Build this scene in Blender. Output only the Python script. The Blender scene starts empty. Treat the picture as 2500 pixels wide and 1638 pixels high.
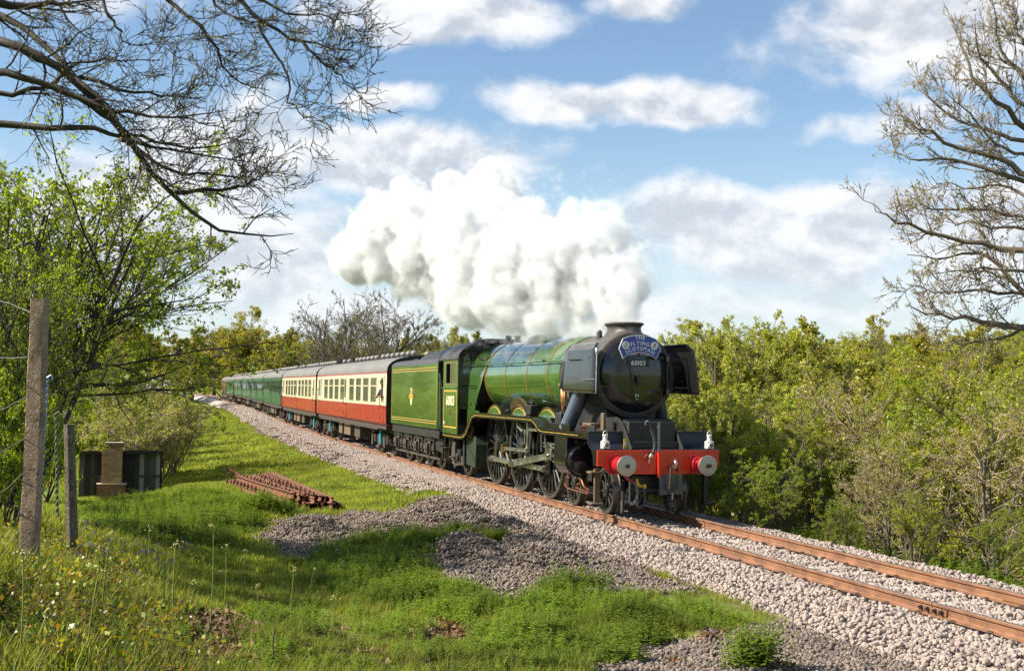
import bpy, math, random
import numpy as np
from mathutils import Vector, Matrix
rad = math.radians
SC = bpy.context.scene
COL = SC.collection
# ------------------------------------------------------------------ camera
CAM = np.array([23.473, -10.008, 2.462])
YAW, PITCH, ROLL, FOC = -1.275, 0.0463, 0.014, 2978.1          # focal length in pixels of a 2500 px wide frame
PW, PH = 2500., 1638.
cf = np.array([math.cos(PITCH)*math.sin(YAW), math.cos(PITCH)*math.cos(YAW), math.sin(PITCH)])
cr = np.cross(cf, [0, 0, 1]); cr /= np.linalg.norm(cr)
cu = np.cross(cr, cf)
cr, cu = cr*math.cos(ROLL)+cu*math.sin(ROLL), cu*math.cos(ROLL)-cr*math.sin(ROLL)
cd_ = bpy.data.cameras.new('camera'); cam = bpy.data.objects.new('camera', cd_); COL.objects.link(cam)
cd_.sensor_width = 36.; cd_.lens = FOC/PW*36.; cd_.clip_start = .05; cd_.clip_end = 6000
cam.matrix_world = Matrix(((cr[0], cu[0], -cf[0], CAM[0]), (cr[1], cu[1], -cf[1], CAM[1]), (cr[2], cu[2], -cf[2], CAM[2]), (0, 0, 0, 1)))
SC.camera = cam
# where things stand, read off the photograph once and kept as plain world positions
def ray(u, v): return cf+cr*(u-PW/2)/FOC+cu*(PH/2-v)/FOC
def at_d(u, v, d): return CAM+ray(u, v)*d
def at_z(u, v, z): r = ray(u, v); return CAM+r*(z-CAM[2])/r[2]
def at_y(u, v, y): r = ray(u, v); return CAM+r*(y-CAM[1])/r[1]
def at_x(u, v, x): r = ray(u, v); return CAM+r*(x-CAM[0])/r[0]
# ------------------------------------------------------------------ sun and sky
SUN = Vector((-.10, -1.0, .82)).normalized()
sl = bpy.data.lights.new('sun', 'SUN'); sl.energy = 5.0; sl.angle = rad(.55); sl.color = (1., .915, .76)
so = bpy.data.objects.new('sun', sl); COL.objects.link(so); so.rotation_euler = SUN.to_track_quat('Z', 'Y').to_euler(); so.location = (0, -30, 40)
SC.view_settings.view_transform = 'Standard'; SC.view_settings.look = 'None'; SC.view_settings.gamma = 1; SC.view_settings.use_curve_mapping = False
SC.view_settings.exposure = 1.0
W = bpy.data.worlds.new('World'); SC.world = W; W.use_nodes = True
class NT:
    def __init__(s, t): s.t = t; s.n = t.nodes; s.l = t.links
    def new(s, k, **kw):
        n = s.n.new(k)
        for a, b in kw.items(): setattr(n, a, b)
        return n
    def put(s, sock, v):
        if v is None: return
        if isinstance(v, bpy.types.NodeSocket): s.l.new(v, sock)
        else: sock.default_value = v
    def m(s, op, a, b=None, c=None, clamp=False):
        n = s.new('ShaderNodeMath', operation=op, use_clamp=clamp)
        s.put(n.inputs[0], a); s.put(n.inputs[1], b); s.put(n.inputs[2], c); return n.outputs[0]
    def vm(s, op, a, b=None):
        n = s.new('ShaderNodeVectorMath', operation=op); s.put(n.inputs[0], a); s.put(n.inputs[1], b)
        return n.outputs['Value'] if op in ('DOT_PRODUCT', 'LENGTH') else n.outputs[0]
    def xyz(s, x, y, z):
        n = s.new('ShaderNodeCombineXYZ'); s.put(n.inputs[0], x); s.put(n.inputs[1], y); s.put(n.inputs[2], z); return n.outputs[0]
    def noise(s, vec, scale, detail=4., rough=.5, lac=2., dist=0., col=False):
        n = s.new('ShaderNodeTexNoise'); s.put(n.inputs['Vector'], vec); n.inputs['Scale'].default_value = scale; n.inputs['Detail'].default_value = detail
        n.inputs['Roughness'].default_value = rough; n.inputs['Lacunarity'].default_value = lac; n.inputs['Distortion'].default_value = dist
        return n.outputs['Color' if col else 'Fac']
    def mix(s, f, a, b, blend='MIX'):
        n = s.new('ShaderNodeMix', data_type='RGBA', blend_type=blend); s.put(n.inputs[0], f)
        for k, v in ((6, a), (7, b)):
            if isinstance(v, (tuple, list)) and len(v) == 3: v = (*v, 1)
            s.put(n.inputs[k], v)
        return n.outputs[2]
    def ramp(s, f, lo, hi, a=0., b=1., smooth=True):
        n = s.new('ShaderNodeMapRange', interpolation_type='SMOOTHSTEP' if smooth else 'LINEAR'); s.put(n.inputs[0], f)
        for k, v in zip((1, 2, 3, 4), (lo, hi, a, b)): s.put(n.inputs[k], v)
        return n.outputs[0]
w = NT(W.node_tree); w.n.clear()
wout = w.new('ShaderNodeOutputWorld'); bg = w.new('ShaderNodeBackground'); w.l.new(bg.outputs[0], wout.inputs[0])
sky = w.new('ShaderNodeTexSky', sky_type='NISHITA', sun_disc=False); sky.sun_elevation = math.asin(SUN.z); sky.sun_rotation = math.atan2(SUN.x, SUN.y)
sky.altitude = 60; sky.air_density = 1.15; sky.dust_density = .1; sky.ozone_density = 3.5
tc = w.new('ShaderNodeTexCoord').outputs['Generated']
fx, fy = cf[0]/math.hypot(cf[0], cf[1]), cf[1]/math.hypot(cf[0], cf[1])
az = w.m('ARCTAN2', w.vm('DOT_PRODUCT', tc, (fy, -fx, 0)), w.vm('DOT_PRODUCT', tc, (fx, fy, 0)))
sep = w.new('ShaderNodeSeparateXYZ'); w.l.new(tc, sep.inputs[0])
el = w.m('ARCSINE', sep.outputs[2])
P = w.xyz(az, el, 0.)
# cumulus banks: (azimuth, elevation, half width, half height, weight) in radians about the compass bearing of the line
def ae(u, v, hw, hh, k): return ((u-1250)/FOC, (953-v)/FOC, hw/FOC, hh/FOC, k)
BANKS = [ae(2200, 120, 460, 210, 1.15), ae(1110, 40, 460, 130, 1.), ae(1480, 250, 520, 85, .95), ae(930, 240, 210, 58, .8), ae(1000, 410, 470, 140, 1.15),
         ae(1850, 570, 760, 190, 1.05), ae(560, 430, 330, 240, 1.05), ae(650, 640, 420, 200, .95), ae(2150, 320, 300, 80, .75), ae(1560, 10, 210, 80, .8),
         ae(2450, 10, 340, 150, 1.), ae(180, 40, 460, 150, .65), ae(2350, 600, 460, 170, .9), ae(1750, 740, 1000, 120, .7), ae(200, 600, 560, 300, .95), ae(800, 760, 600, 110, .65)]
warp = w.noise(P, 9., 3., .55, col=True)
Pw = w.vm('ADD', P, w.vm('MULTIPLY', w.vm('SUBTRACT', warp, (.5, .5, .5)), (.10, .05, 0)))
acc = None
for a, e, hw, hh, k in BANKS:
    d = w.vm('LENGTH', w.vm('MULTIPLY', w.vm('SUBTRACT', Pw, (a, e, 0)), (1/hw, 1/hh, 0)))
    g = w.ramp(d, 1.25, .1, 0., k); acc = g if acc is None else w.m('MAXIMUM', acc, g)
# elsewhere round the sky the same broken cumulus goes on
gen = w.ramp(w.noise(w.xyz(w.m('MULTIPLY', sep.outputs[0], 1.), sep.outputs[1], w.m('MULTIPLY', sep.outputs[2], 2.6)), 2.6, 4., .5), .46, .66, 0., .95)
infr = w.m('MULTIPLY', w.ramp(w.m('ABSOLUTE', az), .60, .46), w.ramp(el, .42, .34))
base = w.m('ADD', w.m('MULTIPLY', acc, infr), w.m('MULTIPLY', gen, w.m('SUBTRACT', 1., infr)))
def billow(off):
    q = w.vm('ADD', w.vm('MULTIPLY', P, (1., 1.45, 1.)), off)
    n1 = w.noise(q, 9., 7., .53, 2.1, .15); return n1
n_a = billow((0, 0, 0)); n_b = billow((-.006, .016, 0))
dens = w.m('ADD', base, w.m('MULTIPLY', w.m('SUBTRACT', n_a, .5), 1.7))
cov = w.ramp(dens, .30, .80)
lit = w.ramp(w.m('ADD', w.m('SUBTRACT', n_a, n_b), w.m('MULTIPLY', w.m('SUBTRACT', dens, .9), -.05)), -.085, .075)
ccol = w.mix(lit, (.295, .32, .36), (.505, .51, .52))
skyc = w.vm('MULTIPLY', sky.outputs[0], (.076, .076, .075))
hz = w.ramp(el, .24, -.02, 0., .70)
skyc = w.mix(hz, skyc, (.345, .395, .45))
ccol = w.mix(w.m('MULTIPLY', hz, .7), ccol, (.40, .43, .465))
fin = w.mix(w.m('MULTIPLY', cov, .93), skyc, ccol)
w.l.new(fin, bg.inputs[0]); bg.inputs[1].default_value = 1.04
W.cycles.sampling_method = 'MANUAL'; W.cycles.sample_map_resolution = 512
# ------------------------------------------------------------------ render settings
SC.render.engine = 'CYCLES'
cy = SC.cycles
cy.use_denoising = True; cy.denoiser = 'OPENIMAGEDENOISE'; cy.denoising_input_passes = 'RGB_ALBEDO_NORMAL'; cy.denoising_prefilter = 'ACCURATE'
cy.max_bounces = 8; cy.diffuse_bounces = 3; cy.glossy_bounces = 4; cy.transmission_bounces = 5; cy.transparent_max_bounces = 12; cy.volume_bounces = 6
cy.use_adaptive_sampling = True; cy.adaptive_threshold = .012; cy.caustics_reflective = False; cy.caustics_refractive = False; cy.sample_clamp_indirect = 8
# ------------------------------------------------------------------ mesh helpers
RNG = np.random.default_rng(7)
def tag(o, label=None, cat=None, group=None, kind=None):
    if label: o['label'] = label
    if cat: o['category'] = cat
    if group: o['group'] = group
    if kind: o['kind'] = kind
    return o
def empty(name, loc=(0, 0, 0), rz=0., label=None, cat=None, group=None, kind=None, parent=None):
    o = bpy.data.objects.new(name, None); COL.objects.link(o); o.location = loc; o.rotation_euler = (0, 0, rz); o.empty_display_size = .2
    if parent: o.parent = parent
    return tag(o, label, cat, group, kind)
def link(name, me, parent=None):
    o = bpy.data.objects.new(name, me); COL.objects.link(o)
    if parent: o.parent = parent
    return o
def nmesh(name, v, f, mat=None, smooth=False, fcounts=None, attrs=None):
    """fast mesh from numpy: v (n,3), f (m,k) of equal sized faces"""
    v = np.asarray(v, np.float32); f = np.asarray(f, np.int32); me = bpy.data.meshes.new(name)
    me.vertices.add(len(v)); me.vertices.foreach_set('co', v.ravel()); k = f.shape[1]
    me.loops.add(f.size); me.loops.foreach_set('vertex_index', f.ravel()); me.polygons.add(len(f))
    me.polygons.foreach_set('loop_start', np.arange(0, f.size, k, dtype=np.int32)); me.polygons.foreach_set('loop_total', np.full(len(f), k, np.int32))
    if smooth: me.polygons.foreach_set('use_smooth', np.ones(len(f), bool))
    for n, a in (attrs or {}).items():
        at = me.attributes.new(n, 'FLOAT', 'POINT'); at.data.foreach_set('value', np.asarray(a, np.float32))
    me.update(calc_edges=True)
    if mat: me.materials.append(mat)
    return me
def frame(d):
    d = np.asarray(d, float); d = d/np.linalg.norm(d); a = np.array([0, 0, 1.]) if abs(d[2]) < .9 else np.array([1., 0, 0])
    x = np.cross(a, d); x /= np.linalg.norm(x); return x, np.cross(d, x), d
class MB:
    def __init__(s): s.v = []; s.f = []
    def add(s, vs, fs):
        n = len(s.v); s.v.extend([tuple(map(float, p)) for p in vs]); s.f.extend([tuple(int(i)+n for i in q) for q in fs]); return s
    def box(s, x0, x1, y0, y1, z0, z1):
        return s.add([(x, y, z) for z in (z0, z1) for y in (y0, y1) for x in (x0, x1)], [(0, 2, 3, 1), (4, 5, 7, 6), (0, 1, 5, 4), (2, 6, 7, 3), (0, 4, 6, 2), (1, 3, 7, 5)])
    def bar(s, p0, p1, w, h, up=(0, 0, 1)):
        p0 = np.array(p0, float); p1 = np.array(p1, float); d = p1-p0; d /= np.linalg.norm(d); x = np.cross(d, up if abs(d@np.array(up, float)) < .98 else (1., 0, 0)); x /= np.linalg.norm(x); u = np.cross(x, d)
        return s.add([p+x*a*w/2+u*b*h/2 for p in (p0, p1) for a, b in ((-1, -1), (1, -1), (1, 1), (-1, 1))], [(0, 1, 2, 3), (7, 6, 5, 4), (0, 4, 5, 1), (1, 5, 6, 2), (2, 6, 7, 3), (3, 7, 4, 0)])
    def cyl(s, p0, p1, r0, r1=None, n=16, cap=True):
        r1 = r0 if r1 is None else r1; p0 = np.array(p0, float); p1 = np.array(p1, float); x, y, d = frame(p1-p0)
        vs = [p+(x*math.cos(t)+y*math.sin(t))*r for p, r in ((p0, r0), (p1, r1)) for t in np.arange(n)*2*math.pi/n]
        fs = [(i, (i+1) % n, n+(i+1) % n, n+i) for i in range(n)]
        if cap: fs += [tuple(range(n-1, -1, -1)), tuple(range(n, 2*n))]
        return s.add(vs, fs)
    def tube(s, path, r, n=8, cap=True, closed=False):
        P = np.array(path, float); m = len(P); R = np.full(m, r) if np.isscalar(r) else np.array(r, float)
        if closed: T = np.roll(P, -1, 0)-np.roll(P, 1, 0)
        else: T = np.gradient(P, axis=0)
        T /= np.linalg.norm(T, axis=1)[:, None]; x, y, _ = frame(T[0]); vs = []
        for i in range(m):
            x = x-T[i]*(x@T[i]); x /= np.linalg.norm(x); y = np.cross(T[i], x)
            vs += [P[i]+(x*math.cos(t)+y*math.sin(t))*R[i] for t in np.arange(n)*2*math.pi/n]
        fs = [(i*n+j, i*n+(j+1) % n, ((i+1) % m)*n+(j+1) % n, ((i+1) % m)*n+j) for i in range(m if closed else m-1) for j in range(n)]
        if cap and not closed: fs += [tuple(range(n-1, -1, -1)), tuple(range((m-1)*n, m*n))]
        return s.add(vs, fs)
    def lathe(s, prof, o, axis, n=32, cap=True):
        """prof = [(t, r)] along axis from o"""
        o = np.array(o, float); x, y, d = frame(axis); vs = []; m = len(prof)
        for t, r in prof: vs += [o+d*t+(x*math.cos(q)+y*math.sin(q))*max(r, 1e-4) for q in np.arange(n)*2*math.pi/n]
        fs = [(i*n+j, i*n+(j+1) % n, (i+1)*n+(j+1) % n, (i+1)*n+j) for i in range(m-1) for j in range(n)]
        if cap: fs += [tuple(range(n-1, -1, -1)), tuple(range((m-1)*n, m*n))]
        return s.add(vs, fs)
    def prism(s, poly, a0, a1, plane='xz'):
        n = len(poly); put = {'xz': lambda p, a: (p[0], a, p[1]), 'yz': lambda p, a: (a, p[0], p[1]), 'xy': lambda p, a: (p[0], p[1], a)}[plane]
        return s.add([put(p, a) for a in (a0, a1) for p in poly], [(i, (i+1) % n, n+(i+1) % n, n+i) for i in range(n)]+[tuple(range(n-1, -1, -1)), tuple(range(n, 2*n))])
    def loft(s, rings, closed=False, cap=False):
        n = len(rings[0]); vs = [p for R in rings for p in R]; k = n if closed else n-1
        fs = [(i*n+j, i*n+(j+1) % n, (i+1)*n+(j+1) % n, (i+1)*n+j) for i in range(len(rings)-1) for j in range(k)]
        if cap: fs += [tuple(range(n-1, -1, -1)), tuple(range((len(rings)-1)*n, len(rings)*n))]
        return s.add(vs, fs)
    def ball(s, c, r, n=12, m=8, sc=(1, 1, 1)):
        c = np.array(c, float); rings = []
        for i in range(m+1):
            t = math.pi*i/m
            rings.append([c+np.array([math.sin(t)*math.cos(q)*r*sc[0], math.sin(t)*math.sin(q)*r*sc[1], -math.cos(t)*r*sc[2]]) for q in np.arange(n)*2*math.pi/n])
        return s.loft(rings, True)
    def me(s, name, mat=None, smooth=35):
        me = bpy.data.meshes.new(name); me.from_pydata(s.v, [], s.f)
        if smooth: me.polygons.foreach_set('use_smooth', [True]*len(me.polygons)); me.set_sharp_from_angle(angle=rad(smooth))
        if mat: me.materials.append(mat)
        return me
    def build(s, name, mat, parent=None, smooth=35, bevel=0., solid=0.):
        o = link(name, s.me(name, mat, smooth), parent)
        if solid: md = o.modifiers.new('thickness', 'SOLIDIFY'); md.thickness = solid; md.offset = 0
        if bevel: md = o.modifiers.new('edges', 'BEVEL'); md.width = bevel; md.segments = 2; md.limit_method = 'ANGLE'; md.angle_limit = rad(40)
        return o
def copy_tree(o, parent=None):
    c = o.copy(); COL.objects.link(c); c.parent = parent
    for ch in list(o.children): copy_tree(ch, c)
    return c
_CH = {}
def glyph(ch, size, ext):
    """one character as (verts, faces), baseline at 0, centred on x, standing in the xy plane"""
    k = (ch, size, ext)
    if k not in _CH:
        cu_ = bpy.data.curves.new('glyph', 'FONT'); cu_.body = ch; cu_.size = size; cu_.extrude = ext; cu_.align_x = 'CENTER'; cu_.resolution_u = 3; cu_.offset = size*.012
        o = bpy.data.objects.new('glyph', cu_); COL.objects.link(o); bpy.context.view_layer.update()
        me = bpy.data.meshes.new_from_object(o.evaluated_get(bpy.context.evaluated_depsgraph_get()))
        v = np.array([p.co[:] for p in me.vertices]) if len(me.vertices) else np.zeros((0, 3)); f = [tuple(p.vertices) for p in me.polygons]
        wd = (v[:, 0].max()-v[:, 0].min()) if len(v) else size*.28
        if len(v): v[:, 0] -= (v[:, 0].max()+v[:, 0].min())/2
        COL.objects.unlink(o); bpy.data.objects.remove(o); bpy.data.curves.remove(cu_); bpy.data.meshes.remove(me); _CH[k] = (v, f, wd)
    return _CH[k]
def lettering(txt, size, ext, O, X, Y, gap=.12, radius=None, sq=1.):
    """words set on the plane (O, X, Y); on a circle of the given radius about O when radius is set. returns MB"""
    mb = MB(); O, X, Y = (np.array(q, float) for q in (O, X, Y)); N = np.cross(X, Y); gs = [glyph(c, size, ext) for c in txt]
    ws = [g[2]*sq for g in gs]; tot = sum(ws)+gap*size*(len(ws)-1); c = -tot/2
    for (v, f, _), wd in zip(gs, ws):
        m = c+wd/2; c += wd+gap*size
        if not len(v): continue
        if radius is None: pts = [O+X*(m+p[0]*sq)+Y*p[1]+N*p[2] for p in v]
        else:
            t = m/radius; xx = X*math.cos(t)-Y*math.sin(t); yy = Y*math.cos(t)+X*math.sin(t)
            pts = [O+yy*(radius+p[1])+xx*p[0]*sq+N*p[2] for p in v]
        mb.add(pts, f)
    return mb
# ------------------------------------------------------------------ materials
def mat(name, col, rough=.5, metal=0., var=.12, scale=3., bump=0., bscale=40., coat=0., col2=None, spec=.5, trans=None, detail=5., streak=None, c2range=(.42, .62)):
    m = bpy.data.materials.new(name); m.use_nodes = True; t = NT(m.node_tree); b = t.n['Principled BSDF']
    tcn = t.new('ShaderNodeTexCoord').outputs['Object']
    if streak: tcn = t.vm('MULTIPLY', tcn, streak)
    n = t.noise(tcn, scale, detail, .6)
    c = t.mix(n, tuple(x*(1-var*1.6) for x in col), tuple(min(1, x*(1+var*1.6)) for x in col))
    if col2: c = t.mix(t.ramp(t.noise(tcn, scale*.7+1.3, 6., .65), *c2range), c, col2)
    t.put(b.inputs['Base Color'], c); t.put(b.inputs['Roughness'], t.ramp(n, .3, .7, max(.02, rough*.75), min(1, rough*1.25), False)); b.inputs['Metallic'].default_value = metal
    b.inputs['Specular IOR Level'].default_value = spec
    if coat: b.inputs['Coat Weight'].default_value = coat; b.inputs['Coat Roughness'].default_value = .03; b.inputs['Coat IOR'].default_value = 1.5+.35*(coat >= 1)
    if bump:
        bn = t.new('ShaderNodeBump'); bn.inputs['Strength'].default_value = bump; bn.inputs['Distance'].default_value = .02
        t.put(bn.inputs['Height'], t.noise(tcn, bscale, 5., .6)); t.l.new(bn.outputs[0], b.inputs['Normal'])
    return m
def leaf_mat(name, cols, trans=.45, rough=.5, gloss=.03, bigs=.55):
    """leaves: each leaf its own tone, light shines through"""
    m = bpy.data.materials.new(name); m.use_nodes = True; t = NT(m.node_tree); t.n.clear()
    out = t.new('ShaderNodeOutputMaterial'); g = t.new('ShaderNodeNewGeometry').outputs['Random Per Island']
    cr_ = t.new('ShaderNodeValToRGB'); t.l.new(g, cr_.inputs[0]); e = cr_.color_ramp.elements
    while len(e) < len(cols): e.new(.5)
    for i, c in enumerate(cols): e[i].position = i/(len(cols)-1); e[i].color = (*c, 1)
    big = t.noise(t.new('ShaderNodeNewGeometry').outputs['Position'], bigs, 4., .55)
    c = t.mix(1., cr_.outputs[0], t.mix(t.ramp(big, .3, .7), (.68, .66, .70), (1.3, 1.27, 1.15)), 'MULTIPLY')
    d = t.new('ShaderNodeBsdfDiffuse'); tr = t.new('ShaderNodeBsdfTranslucent'); gl = t.new('ShaderNodeBsdfGlossy'); gl.inputs['Roughness'].default_value = rough
    t.put(d.inputs[0], c); t.put(tr.inputs[0], t.mix(1., c, (1.25, 1.2, .55), 'MULTIPLY')); gl.inputs[0].default_value = (.9, .95, .9, 1)
    a = t.new('ShaderNodeMixShader'); a.inputs[0].default_value = trans; t.l.new(d.outputs[0], a.inputs[1]); t.l.new(tr.outputs[0], a.inputs[2])
    b = t.new('ShaderNodeMixShader'); b.inputs[0].default_value = gloss; t.l.new(a.outputs[0], b.inputs[1]); t.l.new(gl.outputs[0], b.inputs[2])
    t.l.new(b.outputs[0], out.inputs[0]); return m
M = {}
M['green'] = mat('loco green paint', (.044, .106, .021), .22, 0, .07, 1.2, 0, 6., coat=1., streak=(1, 1, .35))
M['black'] = mat('gloss black paint', (.011, .011, .012), .14, 0, .25, 3., 0, 12., coat=.5)
M['satin'] = mat('satin black', (.022, .021, .020), .5, 0, .35, 6., .05, 30.)
M['smoke'] = mat('sooty smokebox black', (.050, .043, .040), .45, 0, .25, 3., .08, 18., col2=(.075, .062, .055))
M['boilersheen'] = mat('boiler top sky sheen', (.18, .17, .15), .5, 0, .3, 3.)  # unused grey for the sky reflected along the boiler top
M['red'] = mat('vermilion beam', (.62, .030, .006), .35, 0, .08, 3., coat=.5)
M['crimson'] = mat('buffer stock red', (.36, .012, .018), .35, 0, .1, 5., coat=.4)
M['steel'] = mat('bright steel', (.50, .49, .45), .32, 1., .2, 9., .05, 60.)
M['rodsteel'] = mat('oily rod steel', (.46, .45, .38), .40, 1., .2, 5., .04, 60.)
M['tyre'] = mat('worn tyre', (.16, .145, .125), .42, .8, .25, 6.)
M['wheel'] = mat('wheel black', (.020, .019, .018), .32, 0, .3, 5., coat=.5)
M['copper'] = mat('copper pipe', (.42, .17, .085), .38, 1., .2, 10.)
M['brass'] = mat('brass', (.52, .34, .085), .35, 1., .15, 10.)
M['gold'] = mat('gold lining', (.62, .42, .07), .5, 0, .1, 9.)
M['orange'] = mat('orange lining', (.62, .22, .03), .5, 0, .1, 9.)
M['cream_l'] = mat('cream numerals', (.82, .74, .50), .5, 0, .05, 9.)
M['white'] = mat('white enamel', (.80, .79, .74), .4, 0, .06, 9., coat=.3)
M['lampwhite'] = mat('lamp white', (.62, .61, .56), .4, 0, .12, 20., coat=.2)
M['navy'] = mat('headboard blue', (.018, .045, .30), .35, 0, .08, 9., coat=.3)
M['pipeblue'] = mat('steam pipe paint', (.055, .07, .10), .2, 0, .2, 5., coat=1.)
M['deepblue'] = mat('blue black plate', (.016, .019, .028), .38, 0, .25, 4.)
M['hose'] = mat('ribbed hose', (.05, .05, .055), .55, 0, .2, 8.)
M['yellow'] = mat('yellow paint', (.70, .42, .02), .5, 0, .1, 8.)
M['cabin'] = mat('cab inside', (.03, .028, .025), .7)
M['glassd'] = mat('dark window glass', (.035, .045, .042), .06, 0, .3, 1.2, coat=1., spec=.8)
M['coachglass'] = mat('coach window glass', (.13, .15, .115), .10, 0, .35, .9, coat=.9, spec=.8)  # pane colour lightened to paint in reflected daylight
M['coachred'] = mat('coach crimson', (.31, .022, .016), .38, 0, .12, 2.2, coat=.3, streak=(1, 1, .3), col2=(.27, .022, .016))
M['cream'] = mat('coach cream', (.60, .53, .37), .42, 0, .07, 2.5, coat=.25)
M['coachgreen'] = mat('coach green', (.028, .088, .038), .40, 0, .12, 2., coat=.15, streak=(1, 1, .3))
M['brown'] = mat('rail brown', (.13, .050, .025), .45, 0, .15, 2., coat=.2)
M['roof'] = mat('grey coach roof', (.17, .16, .148), .6, 0, .15, 1.4, .05, 20., streak=(.4, 2, 1))
M['vent'] = mat('roof vent grey', (.22, .21, .20), .55, 0, .15, 4.)
M['under'] = mat('brake dust brown', (.060, .045, .034), .75, 0, .4, 6., .1, 40.)
M['grimebrown'] = mat('box brown', (.14, .095, .06), .75, 0, .3, 5.)
M['turq'] = mat('blue damper', (.02, .34, .46), .4)
M['rust'] = mat('rusty rail', (.245, .118, .062), .75, .1, .3, 2.5, .15, 60., col2=(.16, .078, .045))
M['railtop'] = mat('dull rail head', (.22, .16, .12), .36, .7, .3, 3., col2=(.30, .26, .23))
M['oldrust'] = mat('old rail rust', (.21, .082, .040), .85, .05, .4, 6., .25, 70., col2=(.12, .055, .035))
M['sleeper'] = mat('concrete sleeper', (.40, .36, .31), .9, 0, .2, 8., .15, 50.)
M['skin'] = mat('skin', (.55, .30, .22), .55, 0, .06)
M['cloth'] = mat('dark coat', (.02, .02, .025), .85, 0, .2)
M['blueoverall'] = mat('blue overalls', (.04, .07, .16), .85, 0, .2)
# ------------------------------------------------------------------ the lie of the land and of the line
_tx = np.array([400, 40, 13, 0, -20, -40.6, -60.8, -81, -101, -121.6, -142, -162, -182, -220, -260, -300, -400][::-1], float)
_ty = np.array([0, 0, 0, 0, 0, .22, .66, 1.38, 2.19, 2.9, 3.43, 3.75, 3.9, 3.3, 1.6, -1.5, -14][::-1], float)
_tz = np.array([0, 0, 0, 0, 0, .03, .1, .2, .28, .36, .43, .5, .62, 1.0, 1.5, 1.9, 3.][::-1], float)
_gx = np.arange(-420, 401, 1.); _k = np.exp(-.5*(np.arange(-24, 25)/9.)**2); _k /= _k.sum()
def _sm(a): g = np.interp(_gx, _tx, a); p = np.concatenate([np.full(24, g[0]), g, np.full(24, g[-1])]); return np.convolve(p, _k, 'valid')
_gy, _gz = _sm(_ty), _sm(_tz)
def yc(x): return np.interp(x, _gx, _gy)
def zt(x): return np.interp(x, _gx, _gz)
_CP = np.array([(13.8, -10.8, 1.1), (14, -12.5, 1.5), (9, -11.3, .8), (0, -11.8, .05), (-8, -11.5, -.6), (-18, -10.6, -1.15), (-18, -15, -.9), (-35, -9, -1.15), (-60, -9, -1.0), (-100, -9, -.7), (-150, -9, -.5),
                (23.5, -10, .95), (20, -8, .7), (24, -3.5, .1), (30, -10, 1.2), (16, -10, .75), (15, -8.2, .42), (12.5, -7.8, .05), (10, -9, .05), (13, -10, .45), (11, -5, -.12), (13, -4, -.12), (14.5, -4.8, .05), (17, -6, .3), (8, -8, -.2), (8, -5, -.24),
                (5, -3.5, -.3), (5, -6, -.35), (5, -9, -.2), (2, -6, -.45), (-2, -5, -.5), (-3, -8, -.5), (-8, -6, -.6), (-10, -8.5, -.75), (-15, -5, -.62), (-20, -7, -.85), (-30, -5, -.7), (-60, -5, -.7), (-100, -5, -.6),
                (14, -2.4, -.25), (8, -2.4, -.27), (3, -2.4, -.3), (-3, -2.4, -.42), (-10, -2.4, -.5), (-20, -2.4, -.55), (-40, -2.4, -.55), (-80, -2.4, -.55), (-120, -2.4, -.55), (-30, -18, -.4), (10, -20, 2.2), (-5, -20, .6), (-70, -20, .5), (-150, -20, 1.)], float)
def _phi(r): return np.where(r > 1e-9, r*r*np.log(np.maximum(r, 1e-9)), 0.)
_A = np.array([1/6., 1., 1.]); _Q = _CP[:, :2]*np.array([1/3., 1.])
_n = len(_Q); _K = _phi(np.linalg.norm(_Q[:, None]-_Q[None], axis=2))+np.eye(_n)*.4; _Pm = np.c_[np.ones(_n), _Q]
_w = np.linalg.solve(np.block([[_K, _Pm], [_Pm.T, np.zeros((3, 3))]]), np.r_[_CP[:, 2], 0, 0, 0])
HEAPS = [(-5.6, -3.1, 2.0, .6, .42), (-2.6, -3.5, 1.7, .75, .50), (.6, -3.2, 1.5, .55, .34), (-4.6, -7.3, 1.3, .55, .40), (-2.2, -6.4, 1.1, .5, .36), (-1.2, -5.2, 1.0, .45, .26), (3.2, -4.6, 1.5, .45, .32), (4.8, -3.7, 1.2, .45, .32), (1.6, -5.1, .8, .35, .18),
         (10.6, -4.6, .8, .35, .20), (12.0, -4.4, .7, .3, .16), (-14.5, -8.2, 4., 1.2, .35)]
def sstep(x, a, b): t = np.clip((x-a)/(b-a), 0, 1); return t*t*(3-2*t)
def wob(x, y, s, k=0.):
    return (np.sin(x*s+1.3+k)+np.sin(y*s*1.3+.7*x*s+2.1+k)+np.sin((x-y)*s*.61+4.+k)+np.sin((x*.4+y*1.1)*s*2.1+k))/4
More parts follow.
